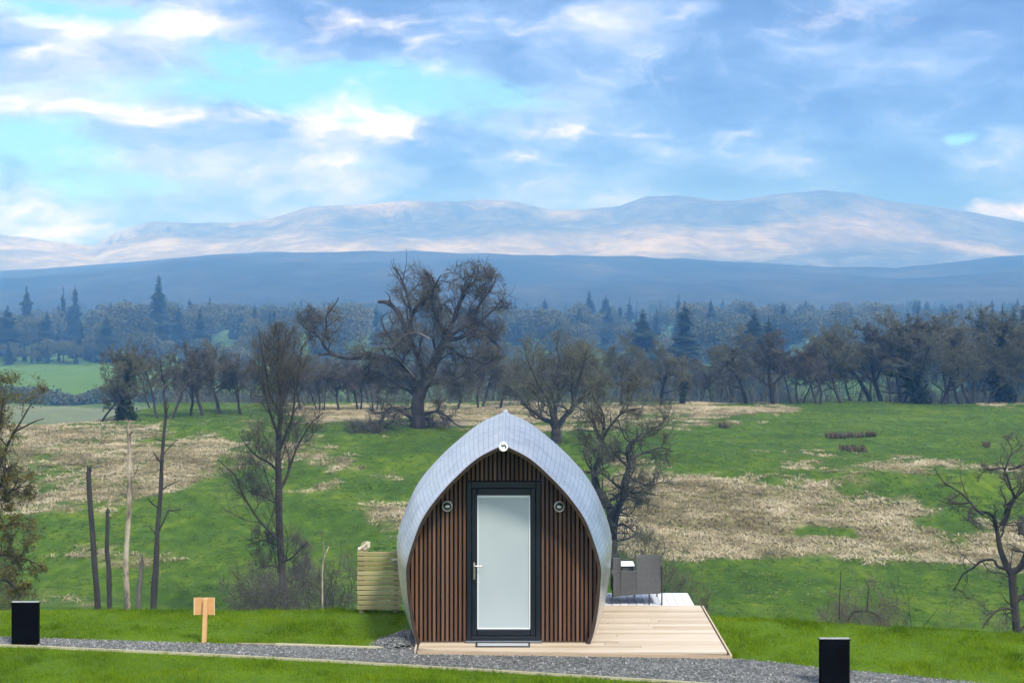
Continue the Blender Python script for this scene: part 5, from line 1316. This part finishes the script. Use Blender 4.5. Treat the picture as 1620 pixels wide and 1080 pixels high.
def bushes():
    bush('dense bare bush against the foot of the alder on the snag side',400,850,66,80,seedlimbs=9)
    bush('low bare thicket under the alder trunk',440,885,64,70,seedlimbs=9)
    bush('bare bush between the alder and the pale sapling',480,830,67,62,seedlimbs=10,mat='twig')
    bush('bare bush around the pale sapling',520,850,69,60,seedlimbs=10,mat='twig_olive')
    bush('reddish bare bush just before the slatted screen',562,845,66,52,seedlimbs=8,mat='twig_red')
    bush('olive bare bush behind the woven seat',1030,838,72,85,seedlimbs=12,mat='twig_olive',bud=3500)
    bush('bare bush hanging over the rear deck corner',1085,870,68,60,seedlimbs=7,mat='twig_olive',bud=1200)
    bush('low round bare bush alone at the lawn edge above the second bollard',1362,898,52,112,seedlimbs=16,mat='twig_red')
    bush('low scrub at the foot of the knotty tree',1540,945,50,90,seedlimbs=9,mat='twig')
    bush('dark scrub at the picture edge under the leafing tree',20,880,47,80,seedlimbs=9,mat='twig_olive',bud=4500)
    # pale sapling
    Y=63.; L1=[([(510,990),(510,945),(510,905),(512,880),(510,850),(508,838)],4,2,0),([(511,885),(515,875),(518,868)],2,1.2,.3)]
    limbs=traced(Y,L1); bx=(510-CX)*Y/F; z=float(gz(bx,Y)); limbs[0][0][0][2]=z-.2
    root=tree_thing('dead_sapling','thin pale dead sapling with one short fork standing among the bare bushes','dead sapling',(bx,Y,z)); mb=MB(); limb_tubes(mb,limbs,6); mb.build('trunk',M['bark_pale'],root)
    # arched fallen limb on the lone bush
    Y=51.; limbs=traced(Y,[([(1340,985),(1350,968),(1365,966),(1380,968),(1392,978)],4,3,0),([(1372,966),(1374,945),(1376,930),(1370,920)],2.5,1,.2),([(1328,980),(1328,950),(1330,920),(1330,903)],2.5,1.2,.0)],0)
    bx=(1362-CX)*Y/F; root=tree_thing('fallen_branch','dark arched fallen branch lying in front of the lone round bush','branch',(bx,Y,float(gz(bx,Y)))); mb=MB(); limb_tubes(mb,limbs,6); mb.build('limb',M['bark'],root)

# ---- far wood
def conifer(seed,H=25.,W=.27,broken=False):
    global rng
    keep=rng; rng=np.random.default_rng(seed)
    root=empty('conifer',(0,0,0)); tr=MB(); tr.tubes(np.array([[0,0,-1],[0,0,H*.5],[0,0,H]]),np.array([.02*H,.012*H,.002*H]),6); tr.build('trunk',M['bark'],root)
    mb=MB(); N=1500; z=H*(1-rng.uniform(0,1,N)**.62*.93); t=1-z/H
    gap=(np.sin(z*2.2+rng.uniform(0,6))*.5+.5); r=W*H*(t**.7)*(.62+.38*gap)*rng.uniform(.55,1.1,N)*(1+.25*np.sin(z*.9+1.3*seed))
    a=rng.uniform(0,6.28,N); k=np.ones(N,bool)
    if broken: k=~((t>.10)&(t<.22)&(rng.uniform(size=N)<.8))
    z,r,a=z[k],r[k],a[k]; N=len(z)
    d=np.stack([np.cos(a),np.sin(a),np.zeros(N)],1); p=np.stack([-np.sin(a),np.cos(a),np.zeros(N)],1); c=np.zeros((N,3)); c[:,2]=z
    w=(.24*r+.32)[:,None]; dr=(.22*r)[:,None]*np.array([0,0,1.])
    V=np.stack([c+d*r[:,None]*.15,c+d*r[:,None]*.6+p*w-dr*.6,c+d*r[:,None]-dr*1.1,c+d*r[:,None]*.6-p*w-dr*.6],1).reshape(-1,3)
    mb.add(V,np.arange(4*N).reshape(N,4),np.repeat(np.clip(rng.normal(.5,.25,N),0,1),4)); mb.build('crown',M['conifer'],root)
    rng=keep; return root
def broad(seed,H=16.,W=.36):
    global rng
    keep=rng; rng=np.random.default_rng(seed)
    root=empty('broadleaf_tree',(0,0,0)); tr=MB(); tr.tubes(np.array([[0,0,-1],[.2,0,H*.35],[0,.1,H*.8]]),np.array([.025*H,.018*H,.003*H]),6); tr.build('trunk',M['bark'],root)
    mb=MB(); nb=16; C=rng.normal(size=(nb,3)); C=unit(C)*rng.uniform(.4,.95,(nb,1)); C=C*[W*H*.8,W*H*.8,H*.33]+[0,0,H*.60]
    for c in C:
        n=rng.integers(90,160); q=rng.normal(size=(n,3)); q=unit(q)*rng.uniform(.6,1.,(n,1))*H*.15*rng.uniform(.7,1.25)
        mb.leaves(c+q,.022*H,np.clip(rng.normal(rng.uniform(.3,.7),.07,n),0,1))
    mb.build('crown',M['wood_far'],root); rng=keep; return root
def far_wood():
    con=[conifer(1),conifer(2,W=.22,broken=True),conifer(3,W=.36),conifer(4,W=.28)]
    br=[broad(5),broad(6,W=.42),broad(7,W=.30)]
    usedc=set()
    def place(kind,i,px,ty,Y,wx,lab,grp,cat):
        src=(con if kind=='c' else br)[i]; H0=25. if kind=='c' else 16.; X=(px-CX)*Y/F; z=float(gz(X,Y)); H=CZ+(HY-ty)*Y/F-z; s=H/H0
        key=(kind,i); tz=rng.uniform(0,6.28)
        if key in usedc: o=copy_thing(src,(X,Y,z),tz,(s*wx,s*wx,s),lab)
        else: o=src; o.location=(X,Y,z); o.rotation_euler=(0,0,tz); o.scale=(s*wx,s*wx,s); usedc.add(key)
        tag(o,lab,cat,grp)
    G='tall conifers standing out of the far wood'
    wide=1.45
    for a in [('c',2,42,452,640,.62,'broad dark conifer alone on the skyline farthest out over the green field'),
        ('c',1,100,450,640,.5,'thin broken-topped conifer, one of a close pair over the green field'),
        ('c',0,119,450,650,.6,'pointed conifer of the close pair, beside the broken-topped one'),
        ('c',3,251,434,600,.8,'tallest layered fir on the skyline above the bank row'),
        ('c',2,168,496,520,.85,'dark squat conifer low in the wood between the pair and the tallest fir'),
        ('c',2,12,482,560,1.,'dark heavy conifer cut by the picture edge over the green field'),
        ('c',0,300,470,720,.8,'faint slim conifer just past the tallest fir'),
        ('c',3,332,468,760,.8,'faint conifer two along past the tallest fir'),
        ('c',1,815,470,760,.9,'faint conifer peeping past the oak crown'),
        ('c',0,862,470,720,.9,'hazy conifer between the oak crown and the mist tower fir'),
        ('c',3,932,460,700,1.0,'hazy highest conifer between the oak and the blunt fir'),
        ('c',0,958,466,690,1.05,'hazy broad conifer right beside the blunt fir'),
        ('c',1,996,468,760,.9,'faint conifer top between the hazy broad one and the blunt fir'),
        ('c',2,1017,488,430,1.0,'blunt-topped nearer fir rising from behind the round bare trees'),
        ('c',0,1083,474,420,.95,'clear pointed layered fir standing in the mist gap'),
        ('c',1,1074,462,720,.9,'faint conifer tip just behind the clear pointed fir'),
        ('c',2,1193,488,380,1.1,'dark blue-green fir behind the well-shaped bare tree'),
        ('c',0,1216,497,370,.9,'shorter dark fir close against the blue-green one'),
        ('c',3,1275,474,760,.9,'faint conifer over the dip in the bare trees'),
        ('c',3,1437,492,300,.7,'small dark spruce top over the leaning trunks'),
        ('c',0,1452,489,300,.6,'small pointed spruce beside the tallest dark round crown'),
        ('c',0,1552,482,300,.8,'first dark spruce spire of the end clump'),
        ('c',3,1570,486,305,.8,'second dark spruce spire of the end clump'),
        ('c',1,1586,480,310,.8,'ragged spruce spire in the middle of the end clump'),
        ('c',0,1604,482,300,.8,'fourth dark spruce spire of the end clump'),
        ('c',3,1622,479,305,.9,'outermost dark spruce spire at the picture edge')]:
        a=list(a); a[5]*=wide; a[4]*=1.2 if a[4]>500 else 1.; place(*a,G,'conifer')
    G='rounded trees of the far wood that stand clear'
    for a in [('b',0,150,520,470+150,1.2,'pale green rounded tree edging the far end of the bright green field'),
        ('b',1,60,540,612,1.3,'low greyish rounded tree along the top of the bright green field'),
        ('b',2,20,545,610,1.2,'dusky rounded tree beside the picture edge over the green field'),
        ('b',0,100,532,615,1.2,'rounded olive tree above the middle of the bright green field'),
        ('b',1,225,520,560,1.3,'wide hazy tree under the tallest fir'),
        ('b',2,205,465,760,1.2,'faint rounded treetop beside the tallest fir on the skyline'),
        ('b',0,870,484,640,1.5,'large hazy dome-crowned tree between the oak and the forked tree'),
        ('b',1,1130,500,520,1.2,'misty rounded tree in the gap beside the clear pointed fir'),
        ('b',2,1330,478,720,1.2,'faint rounded treetop over the leaning trunks'),
        ('b',0,1400,474,740,1.2,'faint wide treetop over the middle of the field edge wood')]:
        place(*a,G,'tree')
    # the rest of the wood reads as one mass
    tm=MB(); cm=MB()
    def arr(o):
        me=o.data; V=np.zeros(len(me.vertices)*3,np.float32); me.vertices.foreach_get('co',V); Fq=np.zeros(len(me.loops),np.int32); me.loops.foreach_get('vertex_index',Fq); t=np.zeros(len(me.vertices),np.float32); me.attributes['tone'].data.foreach_get('value',t)
        return V.reshape(-1,3),Fq.reshape(-1,4),t
    cs=[arr([c for c in r.children if c.name.startswith('crown')][0]) for r in con]; bs=[arr([c for c in r.children if c.name.startswith('crown')][0]) for r in br]
    k=0
    while k<1000:
        px=rng.uniform(-160,1780); Y=rng.choice([rng.uniform(605,800),rng.uniform(800,1400)]) if px<330 else rng.choice([rng.uniform(420,800),rng.uniform(750,1400)])
        if px<330 and rng.uniform()<.25: Y=rng.uniform(605,630)
        X=(px-CX)*Y/F; z=float(gz(X,Y)); top=np.interp(px,[-160,0,90,200,330,450,600,800,1000,1200,1400,1620,1780],[492,484,478,472,468,470,470,474,472,470,472,470,470])
        Hmax=CZ+(HY-top)*Y/F-z; 
        if Y<620 and px>330: H=rng.uniform(8,15)
        else: H=Hmax*rng.uniform(.62,1.0)
        if px<330 and Y<640: H=rng.uniform(6,12)
        isc=rng.uniform()<(.38 if Y>600 else .12)
        V,Fq,t=(cs if isc else bs)[rng.integers(0,3)]; s=H/(25. if isc else 16.); w=s*rng.uniform(.9,1.4)*(.8 if isc else 1.)
        a=rng.uniform(0,6.28); c,sn=math.cos(a),math.sin(a)
        Q=np.stack([(V[:,0]*c-V[:,1]*sn)*w+X,(V[:,0]*sn+V[:,1]*c)*w+Y,V[:,2]*s+z],1)
        (cm if isc else tm).add(Q,Fq,np.clip(t+rng.normal(0,.22),0,1)); k+=1
    o=tm.build('woodland',M['wood_far']); tag(o,kind='stuff')
    o=cm.build('conifer_woodland',M['conifer']); tag(o,kind='stuff')
    # hedge and scrub along the far side of the river flat
    mb=MB(); N=9000; x=rng.uniform(-175,-55,N); y=rng.normal(412,3.,N); h=3.4*(.6+.8*vnoise(x/9,x*0,4)); z=gz(x,y)+rng.uniform(0,1,N)**.7*h; mb.leaves(np.stack([x,y,z],1),.5,rng.uniform(0,.7,N))
    o=mb.build('hedge',M['wood_far']); tag(o,'dark bushy hedge between the bright green field and the pale river flat','hedge')
    # undergrowth below the bare trees
    mb=MB(); N=20000; px=rng.uniform(-60,1760,N); y=rng.uniform(181,246,N); x=(px-CX)*y/F; k=x>-62; x,y=x[k],y[k]; N=len(x)
    z=gz(x,y)+rng.uniform(0,1,N)*(.8+3.5*vnoise(x/6,y/9,14)*np.clip((y-178)/40,0.3,1)); mb.leaves(np.stack([x,y,z],1),.15,rng.uniform(0,1,N),aspect=.25)
    P0=np.stack([x,y,gz(x,y)],1)[:5500]; P,Rr=grow(P0,np.c_[rng.normal(0,.25,(len(P0),2)),np.ones(len(P0))],rng.uniform(1.,5.,len(P0)),np.full(len(P0),.035),4,.12,.03,.3); mb.tubes(P,Rr,3,rng.uniform(0,1,len(P0)))
    o=mb.build('undergrowth',simple('undergrowth_twig',(.060,.070,.055),.9,var=.4,scale=.3,tone=.5)); tag(o,kind='stuff')

def pale_bark():
    m,nt,b=new_mat('pale_bark'); n=noise(nt,1.1,4,.6,coords(nt,'Object',(1,1,.5))); n2=noise(nt,9,4,.6,coords(nt,'Object',(1,1,.3)))
    L(nt,ramp(nt,mth(nt,'ADD',mth(nt,'MULTIPLY',n,.7),mth(nt,'MULTIPLY',n2,.3)),[(.40,(.10,.09,.07)),(.5,(.34,.29,.22)),(.62,(.50,.45,.36))]),b.inputs['Base Color']); b.inputs['Roughness'].default_value=.9
    M['bark_pale']=m
pale_bark()
terrain(); hills(); shadow_clouds(); pod(); furniture(); path(); lawn(); wild_grass()
variants(); rows(); oak(); alder(); near_trees(); snags(); bushes(); far_wood()
haze()
